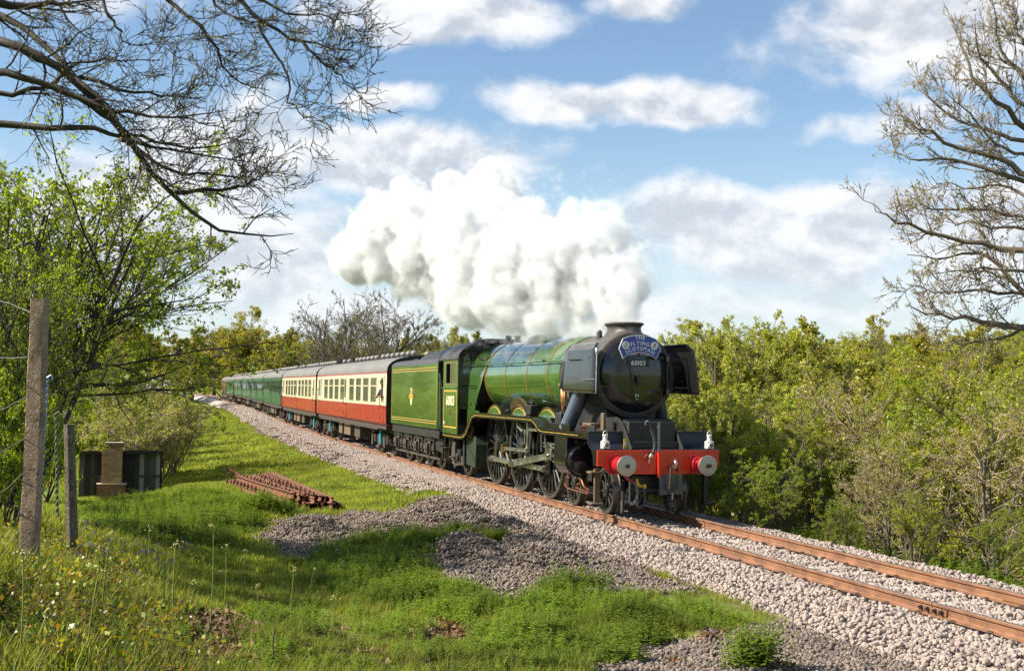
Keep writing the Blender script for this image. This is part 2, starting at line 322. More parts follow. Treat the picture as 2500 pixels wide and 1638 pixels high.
def ground(x, y):
    x = np.asarray(x, float); y = np.asarray(y, float); sh = x.shape; x = x.ravel(); y = y.ravel()
    d = y-yc(x); z0 = zt(x)
    qx = np.clip(x, -160, 32); qy = np.clip(d, -20, -1.8); q = np.c_[qx/3., qy]; near = np.empty(len(x))
    for i in range(0, len(x), 20000): near[i:i+20000] = _phi(np.linalg.norm(q[i:i+20000, None]-_Q[None], axis=2))@_w[:_n]+np.c_[np.ones(len(q[i:i+20000])), q[i:i+20000]]@_w[_n:]
    for hx, hy, sx, sy, h in HEAPS: near += h*np.exp(-((x-hx)/sx)**2-((y-hy)/sy)**2)
    near += np.maximum(0, -d-20)*.10+wob(x, y, 2.3)*.03*sstep(-d, 2.6, 4.)+wob(x, y, .5)*.06*sstep(-d, 3., 6.)
    bed = np.full(len(x), -.5)
    far = -.42-.62*np.clip(d-2.7, 0, 7.5)+np.clip(d-45, 0, 120)*.03+wob(x, y, .35)*.25*sstep(d, 4, 9)
    z = np.where(d < 0, near*sstep(-d, 1.9, 2.5)+bed*(1-sstep(-d, 1.9, 2.5)), far*sstep(d, 2.4, 2.9)+bed*(1-sstep(d, 2.4, 2.9)))
    r = np.hypot(x-CAM[0], y-CAM[1]); hill = np.clip(r-230, 0, 300)*.03*sstep(np.abs(d), 10, 60)
    return (z+z0+np.minimum(hill, 26)).reshape(sh)
def g1(x, y): return float(ground(np.array([x]), np.array([y]))[0])
def hit(u, v, dmax=400):
    """the ground point seen at a place in the photograph"""
    t = np.concatenate([np.arange(3, 60, .1), np.arange(60, dmax, 1.)]); p = CAM+ray(u, v)*t[:, None]; b = p[:, 2] < ground(p[:, 0], p[:, 1])
    i = int(np.argmax(b)) if b.any() else len(t)-1
    return p[i]
def poly(pts): return np.array([hit(*q)[:2] for q in pts])
def inside(P, x, y):
    c = np.zeros(len(x), bool); j = len(P)-1
    for i in range(len(P)):
        c ^= ((P[i, 1] > y) != (P[j, 1] > y)) & (x < (P[j, 0]-P[i, 0])*(y-P[i, 1])/(P[j, 1]-P[i, 1]+1e-12)+P[i, 0]); j = i
    return c
GRAVEL = [poly([(610, 1310), (700, 1268), (860, 1250), (1000, 1240), (1080, 1218), (1150, 1220), (1250, 1268), (1330, 1295), (1420, 1345), (1600, 1410), (1690, 1445), (1620, 1455), (1500, 1450), (1400, 1465), (1300, 1475), (1100, 1432), (1010, 1378), (1060, 1345), (1245, 1312), (1180, 1295), (1060, 1305), (960, 1325), (870, 1335), (810, 1385), (700, 1370), (640, 1335)]),
          poly([(1400, 1720), (1470, 1600), (1580, 1562), (1700, 1556), (1800, 1528), (1880, 1525), (1980, 1530), (2090, 1566), (2230, 1606), (2480, 1690), (2380, 1760)]),
          poly([(598, 1032), (640, 1022), (700, 1050), (770, 1085), (830, 1112), (780, 1117), (690, 1078), (620, 1060)])]
MULCH = [poly([(430, 1500), (520, 1495), (570, 1520), (560, 1600), (600, 1636), (400, 1636), (440, 1580)]), poly([(1050, 1520), (1110, 1505), (1170, 1515), (1180, 1550), (1140, 1580), (1060, 1575), (1030, 1550)])]
NETTLE = [poly([(760, 1380), (800, 1340), (900, 1318), (1000, 1300), (1100, 1290), (1180, 1292), (1240, 1312), (1060, 1345), (1010, 1378), (1100, 1435), (1200, 1460), (1250, 1475), (1200, 1500), (1120, 1530), (1000, 1500), (880, 1465), (780, 1425)]),
          poly([(1310, 1480), (1330, 1440), (1390, 1420), (1460, 1430), (1470, 1465), (1400, 1485)]),
          poly([(1150, 1540), (1300, 1480), (1500, 1480), (1700, 1490), (1780, 1520), (1600, 1570), (1450, 1636), (1200, 1636)]),
          poly([(190, 1260), (300, 1225), (420, 1215), (560, 1215), (680, 1240), (740, 1258), (610, 1300), (560, 1340), (400, 1330), (250, 1310)])]
def grav(x, y): return inside(GRAVEL[0], x, y) | inside(GRAVEL[1], x, y) | inside(GRAVEL[2], x, y)
# ground sheet: fine near the line, coarse to the horizon
def axis_(a0, a1, st, far0, far1, gr=1.16):
    a = list(np.arange(a0, a1+1e-6, st)); s = st
    while a[-1] < far1: s *= gr; a.append(a[-1]+s)
    s = st
    while a[0] > far0: s *= gr; a.insert(0, a[0]-s)
    return np.array(a)
gx = axis_(-28, 26, .22, -1700, 900); gy = axis_(-15, 13, .18, -1500, 1700)
XX, YY = np.meshgrid(gx, gy, indexing='ij'); ZZ = ground(XX, YY)
nx, ny = XX.shape; ii = np.arange(nx*ny).reshape(nx, ny)
gf = np.stack([ii[:-1, :-1], ii[1:, :-1], ii[1:, 1:], ii[:-1, 1:]], -1).reshape(-1, 4)
px_, py_ = XX.ravel(), YY.ravel(); ga = grav(px_, py_).astype(float); ml = (inside(MULCH[0], px_, py_) | inside(MULCH[1], px_, py_)).astype(float)
dd_ = py_-yc(px_); ba = ((dd_ > -2.5) & (dd_ < 2.9)).astype(float)
gm = bpy.data.materials.new('ground soil and turf'); gm.use_nodes = True; t = NT(gm.node_tree); b = t.n['Principled BSDF']; b.inputs['Roughness'].default_value = .95; b.inputs['Specular IOR Level'].default_value = .15
tcn = t.new('ShaderNodeTexCoord').outputs['Object']
def at_(n): a = t.new('ShaderNodeAttribute'); a.attribute_name = n; return a.outputs['Fac']
turf = t.mix(t.ramp(t.noise(tcn, .8, 6., .65), .35, .65), (.13, .18, .03), (.24, .29, .05)); turf = t.mix(t.ramp(t.noise(tcn, 14., 4., .6), .4, .7), turf, (.08, .13, .012))
turf = t.mix(t.ramp(t.noise(tcn, 2.1, 5., .6), .58, .78, 0., .5), turf, (.22, .19, .06))
soil = t.mix(t.noise(tcn, 30., 4., .7), (.05, .035, .022), (.14, .10, .06))
stone = t.mix(t.noise(tcn, 45., 3., .6), (.07, .06, .055), (.24, .21, .19))
ballc = t.mix(t.noise(tcn, 40., 3., .6), (.13, .115, .105), (.50, .43, .39))
c = t.mix(at_('mulch'), turf, soil); c = t.mix(at_('gravel'), c, stone); c = t.mix(at_('ballast'), c, ballc); t.put(b.inputs['Base Color'], c)
bn = t.new('ShaderNodeBump'); bn.inputs['Strength'].default_value = .8; bn.inputs['Distance'].default_value = .05; t.put(bn.inputs['Height'], t.noise(tcn, 18., 5., .65)); t.l.new(bn.outputs[0], b.inputs['Normal'])
tag(link('ground', nmesh('ground', np.c_[px_, py_, ZZ.ravel()], gf, gm, True, attrs=dict(gravel=ga, mulch=ml, ballast=ba))), kind='structure')
# ------------------------------------------------------------------ scattering of what nobody could count
def scatter(name, pts, rot, scl, protos, label=None, idx=None, kind='stuff', cat=None, parent=None):
    """points carrying one of several small meshes each; protos = list of meshes"""
    me = bpy.data.meshes.new(name); n = len(pts); me.vertices.add(n); me.vertices.foreach_set('co', np.asarray(pts, np.float32).ravel())
    a = me.attributes.new('rot', 'FLOAT_VECTOR', 'POINT'); a.data.foreach_set('vector', np.asarray(rot, np.float32).ravel())
    sc3 = np.asarray(scl, np.float32); sc3 = np.repeat(sc3[:, None], 3, 1) if sc3.ndim == 1 else sc3
    a = me.attributes.new('scl', 'FLOAT_VECTOR', 'POINT'); a.data.foreach_set('vector', sc3.ravel())
    a = me.attributes.new('idx', 'INT', 'POINT'); a.data.foreach_set('value', np.asarray(RNG.integers(0, len(protos), n) if idx is None else idx, np.int32))
    o = link(name, me, parent); pc = bpy.data.collections.new(name+'_kinds')
    for i, p in enumerate(protos): pc.objects.link(bpy.data.objects.new('%s_%02d' % (name, i), p))
    ng = bpy.data.node_groups.new(name, 'GeometryNodeTree'); ng.interface.new_socket('Geometry', in_out='INPUT', socket_type='NodeSocketGeometry'); ng.interface.new_socket('Geometry', in_out='OUTPUT', socket_type='NodeSocketGeometry')
    gi = ng.nodes.new('NodeGroupInput'); go = ng.nodes.new('NodeGroupOutput'); ip = ng.nodes.new('GeometryNodeInstanceOnPoints'); ci = ng.nodes.new('GeometryNodeCollectionInfo')
    ci.inputs[0].default_value = pc; ci.inputs[1].default_value = True; ci.inputs[2].default_value = True
    def attr(nm, ty): q = ng.nodes.new('GeometryNodeInputNamedAttribute'); q.data_type = ty; q.inputs[0].default_value = nm; return q.outputs[0]
    L = ng.links.new; L(gi.outputs[0], ip.inputs['Points']); L(ci.outputs[0], ip.inputs['Instance']); ip.inputs['Pick Instance'].default_value = True
    L(attr('idx', 'INT'), ip.inputs['Instance Index']); L(attr('rot', 'FLOAT_VECTOR'), ip.inputs['Rotation']); L(attr('scl', 'FLOAT_VECTOR'), ip.inputs['Scale']); L(ip.outputs[0], go.inputs[0])
    md = o.modifiers.new('scatter', 'NODES'); md.node_group = ng
    return tag(o, label, cat, kind=kind)
def stone_arr(seed):
    import bmesh
    r = np.random.default_rng(seed); bm = bmesh.new(); bmesh.ops.create_icosphere(bm, subdivisions=2, radius=1); v = np.array([q.co[:] for q in bm.verts]); f = np.array([[q.index for q in p.verts] for p in bm.faces]); bm.free()
    for k in range(9):                                               # knapped flat faces
        nrm = r.normal(size=3); nrm /= np.linalg.norm(nrm); h = r.uniform(.5, .8); e = v@nrm-h; v = v-np.where(e > 0, e, 0)[:, None]*nrm
    v *= r.uniform(.7, 1.25, 3); return v/np.abs(v).max()*.5, f
def stone_mat(name, cols, rough=.85):
    m = bpy.data.materials.new(name); m.use_nodes = True; t = NT(m.node_tree); b = t.n['Principled BSDF']
    f = t.m('FRACT', t.m('ADD', t.new('ShaderNodeObjectInfo').outputs['Random'], t.m('MULTIPLY', t.new('ShaderNodeNewGeometry').outputs['Random Per Island'], 7.31)))
    cr_ = t.new('ShaderNodeValToRGB'); t.l.new(f, cr_.inputs[0]); e = cr_.color_ramp.elements
    while len(e) < len(cols): e.new(.5)
    for i, c in enumerate(cols): e[i].position = i/(len(cols)-1); e[i].color = (*c, 1)
    n = t.noise(t.new('ShaderNodeTexCoord').outputs['Object'], 7., 4., .65); t.put(b.inputs['Base Color'], t.mix(1., cr_.outputs[0], t.mix(n, (.72, .7, .7), (1.25, 1.25, 1.25)), 'MULTIPLY'))
    b.inputs['Roughness'].default_value = rough; b.inputs['Specular IOR Level'].default_value = .25; return m
MSTONE = stone_mat('granite ballast', [(.319, .248, .210), (.395, .336, .294), (.260, .218, .197), (.420, .349, .307), (.202, .176, .164), (.361, .273, .235), (.319, .281, .252)])
MDARK = stone_mat('spent dirty ballast', [(.086, .069, .057), (.155, .125, .101), (.224, .176, .142), (.112, .090, .077), (.284, .228, .185), (.181, .146, .120)])
def stones(mt, nv=6, tag_=''): return [nmesh('stone'+tag_, *stone_arr(50+i), mt) for i in range(nv)]
def stone_patch(mt, n, w, s, seed):
    r = np.random.default_rng(seed); V = []; Fc = []; k = 0
    import bmesh
    bm = bmesh.new(); bmesh.ops.create_icosphere(bm, subdivisions=1, radius=.5); v0 = np.array([q.co[:] for q in bm.verts]); f0 = np.array([[q.index for q in p.verts] for p in bm.faces]); bm.free()
    for i in range(n):
        v = v0*r.uniform(.55, 1.25, (1, 3))*s*r.uniform(.7, 1.3)+r.normal(size=v0.shape)*s*.05; a = r.normal(size=(3, 3)); q, _ = np.linalg.qr(a)
        V.append(v@q+np.array([r.uniform(-w, w), r.uniform(-w, w), r.uniform(-.2, .5)*s])); Fc.append(f0+k); k += len(v0)
    return nmesh('stone_patch', np.concatenate(V), np.concatenate(Fc), mt)
def ballast_z(x, y):
    d = y-yc(x); a = np.abs(d); near = d < 0
    top = -.175+.02*wob(x, y, 3.1)-np.where(a < .6, .015, 0.)
    edge = np.where(near, 1.75, 1.9); sl = np.where(near, .42, .30)
    return zt(x)+top-np.maximum(0, a-edge)*sl
# ------------------------------------------------------------------ railway track
track = empty('railway_track', (0, 0, 0)); tag(track, kind='structure')
RAILP = [(-.070, -.159), (.070, -.159), (.070, -.150), (.022, -.138), (.010, -.120), (.010, -.046), (.034, -.034), (.036, -.010), (.028, 0.), (-.028, 0.), (-.036, -.010), (-.034, -.034), (-.010, -.046), (-.010, -.120), (-.022, -.138), (-.070, -.150)]
def rail_mesh(xs, off, prof, closed_=True):
    V = []; n = len(prof)
    for x in xs:
        dy = (yc(x+.5)-yc(x-.5)); L = math.hypot(1, dy); nx_, ny_ = -dy/L, 1/L; cx, cy_, cz = x, yc(x), zt(x)
        V += [(cx+nx_*(off+a), cy_+ny_*(off+a), cz+b) for a, b in prof]
    m = len(xs); F_ = [(i*n+j, i*n+(j+1) % n, (i+1)*n+(j+1) % n, (i+1)*n+j) for i in range(m-1) for j in range(n)]
    return V, F_
def sweep_rail(name, off, xs):
    mb = MB(); V, F_ = rail_mesh(xs, off, RAILP); mb.add(V, F_); o = mb.build(name, M['rust'], track, smooth=30); me = o.data; me.materials.append(M['railtop']); n = len(RAILP)
    idx = np.zeros(len(me.polygons), np.int32); idx[np.arange(len(me.polygons)) % n == 8] = 1; me.polygons.foreach_set('material_index', idx); return o
XS = np.concatenate([np.arange(40, -30, -2.), np.arange(-30, -320, -4.)])
JOINT = float(at_y(2281, 1485, -.7525)[0])
near_rail = sweep_rail('rail', -.7525, XS); tag(near_rail, 'rusty rail on the side of the grass and spent ballast')
far_rail = sweep_rail('rail', .7525, XS); tag(far_rail, 'rusty rail on the side of the bushes')
# rail joint with fishplates and four bolts
fp = MB().box(JOINT-.28, JOINT+.28, -.7525-.034, -.7525-.0115, -.128, -.05).build('fishplate', M['rust'], track, bevel=.006)
for k in (-.2, -.07, .07, .2): MB().cyl((JOINT+k, -.788, -.088), (JOINT+k, -.835, -.088), .021, n=6).cyl((JOINT+k, -.785, -.088), (JOINT+k, -.795, -.088), .03, n=12).build('bolt', M['satin'], fp)
JF = float(at_y(2488, 1462, .7525)[0]); MB().box(JF-.28, JF+.28, .7525-.034, .7525-.0115, -.128, -.05).build('fishplate', M['rust'], track, bevel=.006)
MB().box(JOINT-.004, JOINT+.004, -.79, -.715, -.06, .0015).build('rail_joint_gap', M['satin'], near_rail)
# concrete sleepers, mostly buried, with sprung steel clips
slp = MB().box(-.125, .125, -1.25, 1.25, -.34, -.186).me('sleeper', M['sleeper'])
clip_path = [(.02, -.10, .0), (.02, -.045, .028), (.0, .0, .045), (-.045, .0, .05), (-.06, -.05, .035), (-.05, -.09, .028), (.0, -.095, .03), (.045, -.06, .034), (.05, -.02, .03)]
tc_ = []
for a, b_ in zip(clip_path[:-1], clip_path[1:]): tc_ += [tuple(np.array(a)*(1-s)+np.array(b_)*s) for s in (0, .5)]
clipm = MB().tube(tc_, .0105, 6).me('clip', M['under'], 50); ncl = 0
for i, x in enumerate(np.arange(15.2, -60, -.66)):
    th = math.atan2(yc(x+.5)-yc(x-.5), 1.); c_ = (x, float(yc(x)), float(zt(x)))
    if x > -34: s = link('sleeper', slp, track); s.location = c_; s.rotation_euler = (0, 0, th)
    for sd, mx in ((-.7525, -26), (.7525, -1.5)):
        for q in (-1, 1):
            if (q*sd > 0 and sd > 0) or x < mx or ncl > 290 or (sd < 0 and q > 0): continue
            k = link('clip', clipm, track); k.location = (x, c_[1]+sd+q*.075, c_[2]-.158); k.rotation_euler = (0, 0, th+(math.pi if q > 0 else 0)); k.scale = (.62, .7, .62); ncl += 1
# ballast: a bed with thousands of stones on it
bx_ = np.concatenate([np.arange(17, -30, -.4), np.arange(-30, -321, -3.)]); prof = [-3.0, -2.45, -2.1, -1.75, -1.3, -.6, 0, .6, 1.3, 1.9, 2.3, 2.7, 3.2]
mb = MB(); rings = []
for x in bx_: y0 = float(yc(x)); rings.append([(x, y0+p, float(ballast_z(np.array([x]), np.array([y0+p]))[0])-(.06 if abs(p) < 2.4 else .10)) for p in prof])
mb.loft(rings)
bmat = mat('ballast bed', (.34, .30, .275), .95, 0, .45, 24., .6, 30., detail=3.)
tag(mb.build('ballast_bed', bmat, smooth=60), kind='structure')
def ball_pts(n, x0, x1, seed, dlo=-2.5, dhi=2.75):
    r = np.random.default_rng(seed); x = r.uniform(x0, x1, n); d = r.uniform(dlo, dhi, n); y = d+yc(x); z = ballast_z(x, y)
    ok = (np.abs(np.abs(d)-.7525) > .10); ok &= z > ground(x, y)-.06
    on = (np.abs(((x-15.2+.33) % .66)-.33) < .115) & (np.abs(d) < 1.22); ok &= ~(on & (r.random(n) < .30))
    return np.c_[x, y, z][ok], r
p1, r = ball_pts(50000, -9., 15., 1); n = len(p1); sz = .030+.055*r.random(n)**1.15+.018*(r.random(n) < .08); p1[:, 2] += r.uniform(-.5, .25, n)*sz
SB = stones(MSTONE, 7)
scatter('ballast_stones', p1, r.uniform(0, 6.28, (n, 3)), sz, SB, 'pale pinkish grey granite ballast under the rails')
p2, r = ball_pts(2600, -26., -9., 2); n = len(p2)
PB = [stone_patch(MSTONE, 46, .19, .062, 70+i) for i in range(4)]; PB2 = [stone_patch(MSTONE, 60, .34, .08, 80+i) for i in range(3)]
p3, r3 = ball_pts(2600, -75., -26., 3); p4, r4 = ball_pts(1900, -150., -75., 4); p23 = np.concatenate([p2, p3, p4]); n = len(p23); ix = np.r_[r.integers(0, 4, len(p2)), r3.integers(4, 7, len(p3)+len(p4))]; ps = np.r_[np.ones(len(p2)+len(p3)), np.full(len(p4), 1.7)]
scatter('distant_ballast_stones', p23, np.c_[np.zeros(n), np.zeros(n), r.uniform(0, 6.28, n)], ps, PB+PB2, 'pale granite ballast beside the train', idx=ix)
# spent ballast lying in heaps beside the line
def heap_pts(P, n, seed):
    r = np.random.default_rng(seed); lo, hi = P.min(0), P.max(0); q = r.uniform(lo, hi, (n*6, 2)); k = inside(P+0., q[:, 0]+wob(q[:, 0], q[:, 1], 5.)*.15, q[:, 1]+wob(q[:, 1], q[:, 0], 6.)*.12); q = q[k][:n]
    return np.c_[q, ground(q[:, 0], q[:, 1])], r
SD = stones(MDARK, 6, '_dark'); PD = [stone_patch(MDARK, 40, .17, .052, 90+i) for i in range(4)]
h1, r = heap_pts(GRAVEL[0], 3800, 5); n = len(h1); h1[:, 2] += .005
tag(scatter('spent_ballast_heap', h1, np.c_[r.normal(0, .15, (n, 2)), r.uniform(0, 6.28, n)], r.uniform(.7, 1.1, n), PD), 'long low heaps of dark spent ballast beside the pale ballast shoulder')
h2, r = heap_pts(GRAVEL[1], 9000, 6); n = len(h2); sz = r.uniform(.025, .062, n); h2[:, 2] += r.uniform(-.2, .3, n)*sz
tag(scatter('dark_stone_heap', h2, r.uniform(0, 6.28, (n, 3)), sz, SD), 'patch of dark spent ballast below the rail joint')
h3, r = heap_pts(GRAVEL[2], 500, 8); n = len(h3)
tag(scatter('brown_gravel_slope', h3, np.c_[np.zeros((n, 2)), r.uniform(0, 6.28, n)], r.uniform(.9, 1.3, n), PD), 'brown gravel strip on the grass slope beside the coaches')
# ------------------------------------------------------------------ steam locomotive (x forward, rail level z = 0, leading axle x = 0)
loco = empty('steam_locomotive', (-5, 0, 0), label='green express steam locomotive with red buffer beam and smoke deflectors', cat='locomotive')
class _Off:                                                           # parts are written in line coordinates; the root stands under the engine's middle
    def __init__(s, root): s.r = root
    def __call__(s, o):
        if o.parent == s.r: o.location = tuple(-np.array(s.r.location))
        return o
L_ = _Off(loco); BZ = 2.85
def part(mb, name, m, parent=None, **k):
    o = mb.build(name, m, parent or loco, **k); return L_(o)
def arc(c, r, a0, a1, n): return [(c[0]+r*math.cos(t), c[1]+r*math.sin(t)) for t in np.linspace(a0, a1, n)]
# --- wheels
def wheel_mesh(R, ns, spoke_r, hub_r, weight=None, balance=True):
    """outer face toward -y, centred on the axle"""
    tyre = MB().lathe([(-.065, R-.065), (-.07, R-.03), (-.068, R-.004), (.0, R), (.055, R+.004), (.066, R+.027), (.085, R+.027), (.09, R-.04), (.07, R-.065)], (0, 0, 0), (0, 1, 0), 56, cap=False)
    c = MB().lathe([(-.05, R-.064), (-.06, R-.085), (-.055, R-.12), (.05, R-.12), (.06, R-.064)], (0, 0, 0), (0, 1, 0), 48, cap=False)
    c.lathe([(-.10, .001), (-.10, hub_r*.55), (-.085, hub_r*.62), (-.075, hub_r), (.05, hub_r), (.06, .05)], (0, 0, 0), (0, 1, 0), 24, cap=False)
    for i in range(ns):
        a = 2*math.pi*(i+.5)/ns; d = np.array([math.cos(a), 0, math.sin(a)])
        p = [d*(hub_r*.9), d*(hub_r+.5*(R-.1-hub_r)), d*(R-.10)]; c.tube([q+np.array([0, -.012, 0]) for q in p], [spoke_r*1.25, spoke_r, spoke_r*1.05], 7, cap=False)
    return tyre.me('tyre', M['tyre'], 30), c.me('wheel_centre', M['wheel'], 40)
DW = wheel_mesh(1.016, 20, .026, .19); BW = wheel_mesh(.483, 10, .024, .13); TW = wheel_mesh(.559, 10, .026, .14); NW = wheel_mesh(.635, 12, .028, .14)
def put_wheel(ms, x, y, z, root, flip=False, rot=0., off=L_):
    o = link('wheel', ms[1], root); off(o); b = np.array(o.location); o.location = tuple(b+np.array([x, y, z])); o.rotation_euler = (0, rot, math.pi if flip else 0)
    link('tyre', ms[0], o); return o
AX = [0, -1.905]; DR = [-3.581, -5.791, -8.001]
CP_ = (.0, -.33)                                                        # crank pins point straight down
for x in AX: put_wheel(BW, x, -.74, .483, loco, rot=.2); put_wheel(BW, x, .74, .483, loco, True)
for x in DR:
    wv = put_wheel(DW, x, -.74, 1.016, loco); put_wheel(DW, x, .74, 1.016, loco, True, .3)
    MB().prism([(-.13, .1), (.13, .1), (.11, -.42), (.06, -.47), (-.06, -.47), (-.11, -.42)], -.105, -.055).build('crank_boss', M['wheel'], wv, bevel=.01)
    MB().prism(arc((0, 0), .93, rad(62), rad(118), 12)+arc((0, 0), .70, rad(112), rad(68), 8), -.062, .03).build('balance_weight', M['wheel'], wv, bevel=.006)
put_wheel(TW, -10.95, -.74, .559, loco); put_wheel(TW, -10.95, .74, .559, loco, True)
for x, z in [(a, .483) for a in AX]+[(a, 1.016) for a in DR]+[(-10.95, .559)]: part(MB().cyl((x, -.7, z), (x, .7, z), .09), 'axle', M['satin'])
# --- frames, saddle
part(MB().box(-11.6, -2.2, -.56, .56, .95, 1.86).box(-2.2, .5, -.52, .52, 1.02, 1.9).box(-9.2, -2.3, -.3, .3, .55, .95).box(-1.9, .0, -.5, .5, .42, .75), 'main_frame', M['satin'], bevel=.02)
part(MB().prism([(-.62, 1.62), (-.55, 1.95), (-.62, 2.25), (.62, 2.25), (.55, 1.95), (.62, 1.62)], -2.3, -.62, 'yz'), 'smokebox_saddle', M['satin'], bevel=.03)
for s in (-1, 1):
    fr = [(-1.2, 1.3), (-1.2, 1.92), (-.05, 1.98), (.12, 1.95), (.3, 1.86), (.5, 1.68), (.66, 1.5), (.80, 1.36), (.80, 1.3)]
    part(MB().prism(fr, s*.56-.018, s*.56+.018), 'frame_front', M['satin'], bevel=.004)
# --- boiler, smokebox, firebox
sb = part(MB().lathe([(-.02, .80), (0, .885), (.012, .905), (.05, .912), (.075, .912), (.085, .893), (.10, .890), (2.18, .890), (2.19, .905), (2.24, .905), (2.26, .89)], (-.44, 0, BZ), (-1, 0, 0), 96), 'smokebox', M['smoke'])
door = part(MB().lathe([(0, .80), (.02, .795), (.035, .775), (.075, .66), (.105, .48), (.122, .25), (.128, .05), (.128, .0)], (-.425, 0, BZ+.015), (1, 0, 0), 96), 'smokebox_door', M['black'])
def ch_(mb, name, m, par, **k):
    o = mb.build(name, m, par, **k)
    if name in ('rivet_row', 'cover_bolts', 'nameplate_lettering', 'cab_numerals', 'plate_numerals', 'shed_code'): o['kind'] = 'stuff'
    return o
ch_(MB().cyl((-.31, 0, BZ+.01), (-.24, 0, BZ+.01), .05, .035, 16).cyl((-.25, 0, BZ+.01), (-.21, 0, BZ+.01), .022).bar((-.235, 0, BZ+.01), (-.235, .02, BZ-.21), .03, .025, (1, 0, 0)).bar((-.215, 0, BZ+.01), (-.215, -.03, BZ-.16), .028, .022, (1, 0, 0)), 'door_handle', M['satin'], door)
for z in (BZ+.36, BZ-.34):
    ch_(MB().tube([(-.36, .62, z), (-.345, .45, z), (-.32, .2, z)], [.028, .03, .02], 8).box(-.42, -.33, .68, .76, z-.05, z+.05), 'hinge_strap', M['black'], door)
ch_(MB().cyl((-.36, .72, BZ-.46), (-.36, .72, BZ+.47), .022), 'hinge_post', M['black'], door)
ch_(MB().tube([(-.335, -.33, BZ+.42), (-.31, -.1, BZ+.44), (-.31, .1, BZ+.44), (-.335, .33, BZ+.42)], .014, 8), 'door_handrail', M['steel'], door)
for a in np.arange(0, 360, 15): pass
rv = MB()
for k in range(44):
    a = rad(20+k*140/43)
    for xx in (-.56, -2.6): rv.ball((xx, math.cos(a)*.893, BZ+math.sin(a)*.893), .016, 6, 4)
ch_(rv, 'rivet_row', M['smoke'], sb)
bar_ = part(MB().lathe([(0, .912), (.02, .925), (1.2, .935), (2.4, .95), (5.94, 1.0)], (-2.66, 0, BZ), (-1, 0, 0), 96), 'boiler', M['green'])
for x in (-3.49, -5.03, -6.78, -8.52):
    r = np.interp(-x, [2.66, 5.06, 8.6], [.925, .95, 1.0])
    ch_(MB().lathe([(-.036, r+.001), (-.036, r+.006), (.036, r+.006), (.036, r+.001)], (x, 0, BZ), (1, 0, 0), 96, cap=False), 'boiler_band', M['satin'] if False else M['green'], bar_)
    for q in (-.032, .032): ch_(MB().lathe([(q-.0045, r+.007), (q-.0045, r+.0085), (q+.0045, r+.0085), (q+.0045, r+.007)], (x, 0, BZ), (1, 0, 0), 96, cap=False), 'band_lining', M['orange'], bar_)
def fb_ring(xt, xb, grow=0.):
    pts = []; yz = [(-1.05, 1.90), (-1.06, 2.15), (-1.05, 2.45)]+[(-math.cos(t)*(1.03+grow), 2.83+math.sin(t)*(1.02+grow)) for t in np.linspace(rad(-4), rad(184), 31)]+[(1.05, 2.45), (1.06, 2.15), (1.05, 1.90)]
    for y, z in yz:
        k = np.clip((z-1.9)/1.15, 0, 1); pts.append((xb+(xt-xb)*k, y, z))
    return pts
fb = part(MB().loft([fb_ring(-8.52, -9.42), fb_ring(-8.9, -9.55), fb_ring(-10.14, -10.14)]), 'firebox', M['green'])
ch_(MB().add(fb_ring(-8.55, -9.45)+[(-8.7, 0, 2.6)], [(i, i+1, 37) for i in range(36)]), 'throat_plate', M['satin'], fb)
ch_(MB().tube([(q[0]+.002, q[1]*1.003, q[2]+.002) for q in fb_ring(-8.5, -9.42)][3:34], .006, 6), 'firebox_lining', M['orange'], fb)
for x, z in ((-9.75, 2.12), (-9.2, 2.12), (-9.3, 3.35), (-9.62, 3.40), (-9.0, 3.32), (-8.75, 3.36), (-8.62, 3.4)):
    y = -1.065 if z < 2.9 else -math.sqrt(max(0, 1.035**2-(z-2.83)**2)); ch_(MB().cyl((x, y+.03, z), (x, y-.015, z), .05, .04, 10).cyl((x, y-.01, z), (x, y-.035, z), .02, n=6), 'washout_plug', M['satin'], fb)
ch_(MB().tube([(-9.95, -1.05, 2.62), (-9.9, -1.13, 2.62), (-9.25, -1.13, 2.62), (-9.2, -1.05, 2.62)], .014, 8), 'firebox_handrail', M['black'], fb)
for s in (-1, 1): ch_(MB().prism([(-10.12, 1.27), (-9.85, 1.28), (-9.6, 1.31), (-9.42, 1.38), (-9.25, 1.49), (-9.07, 1.65), (-8.95, 1.77), (-8.85, 1.84), (-8.9, 1.93), (-9.42, 1.95), (-10.12, 1.95)], s*1.05, s*1.075), 'firebox_skirt', M['green'], fb)
# dome, safety valves, chimney
rings = []
for k, (zz, e) in enumerate([(3.60, 1.25), (3.74, 1.12), (3.80, 1.0), (3.875, .93), (3.925, .82), (3.95, .62), (3.958, .3), (3.96, .02)]):
    rings.append([(-6.35+math.cos(t)*(.72 if math.cos(t) > 0 else 1.15)*e, math.sin(t)*.43*e*(1 if math.cos(t) > 0 else 1-.35*math.cos(t)**2), zz-(.05 if math.cos(t) < -.6 and zz > 3.8 else 0)) for t in np.arange(40)*2*math.pi/40])
part(MB().loft(rings, True), 'steam_dome', M['green'], smooth=60)
for y in (-.13, .13): part(MB().lathe([(0, .14), (.08, .12), (.1, .085), (.2, .085), (.21, .10), (.235, .10), (.24, .05)], (-9.25, y, 3.80), (0, 0, 1), 20), 'safety_valve', M['smoke'])
def oblong(lx, wy, z, n=40): return [(-1.05+math.copysign(max(lx-wy, 0), math.cos(t))*(min(1, abs(math.cos(t))*6))+math.cos(t)*min(wy, lx), math.sin(t)*wy, z) for t in (np.arange(n)+.5)*2*math.pi/n]
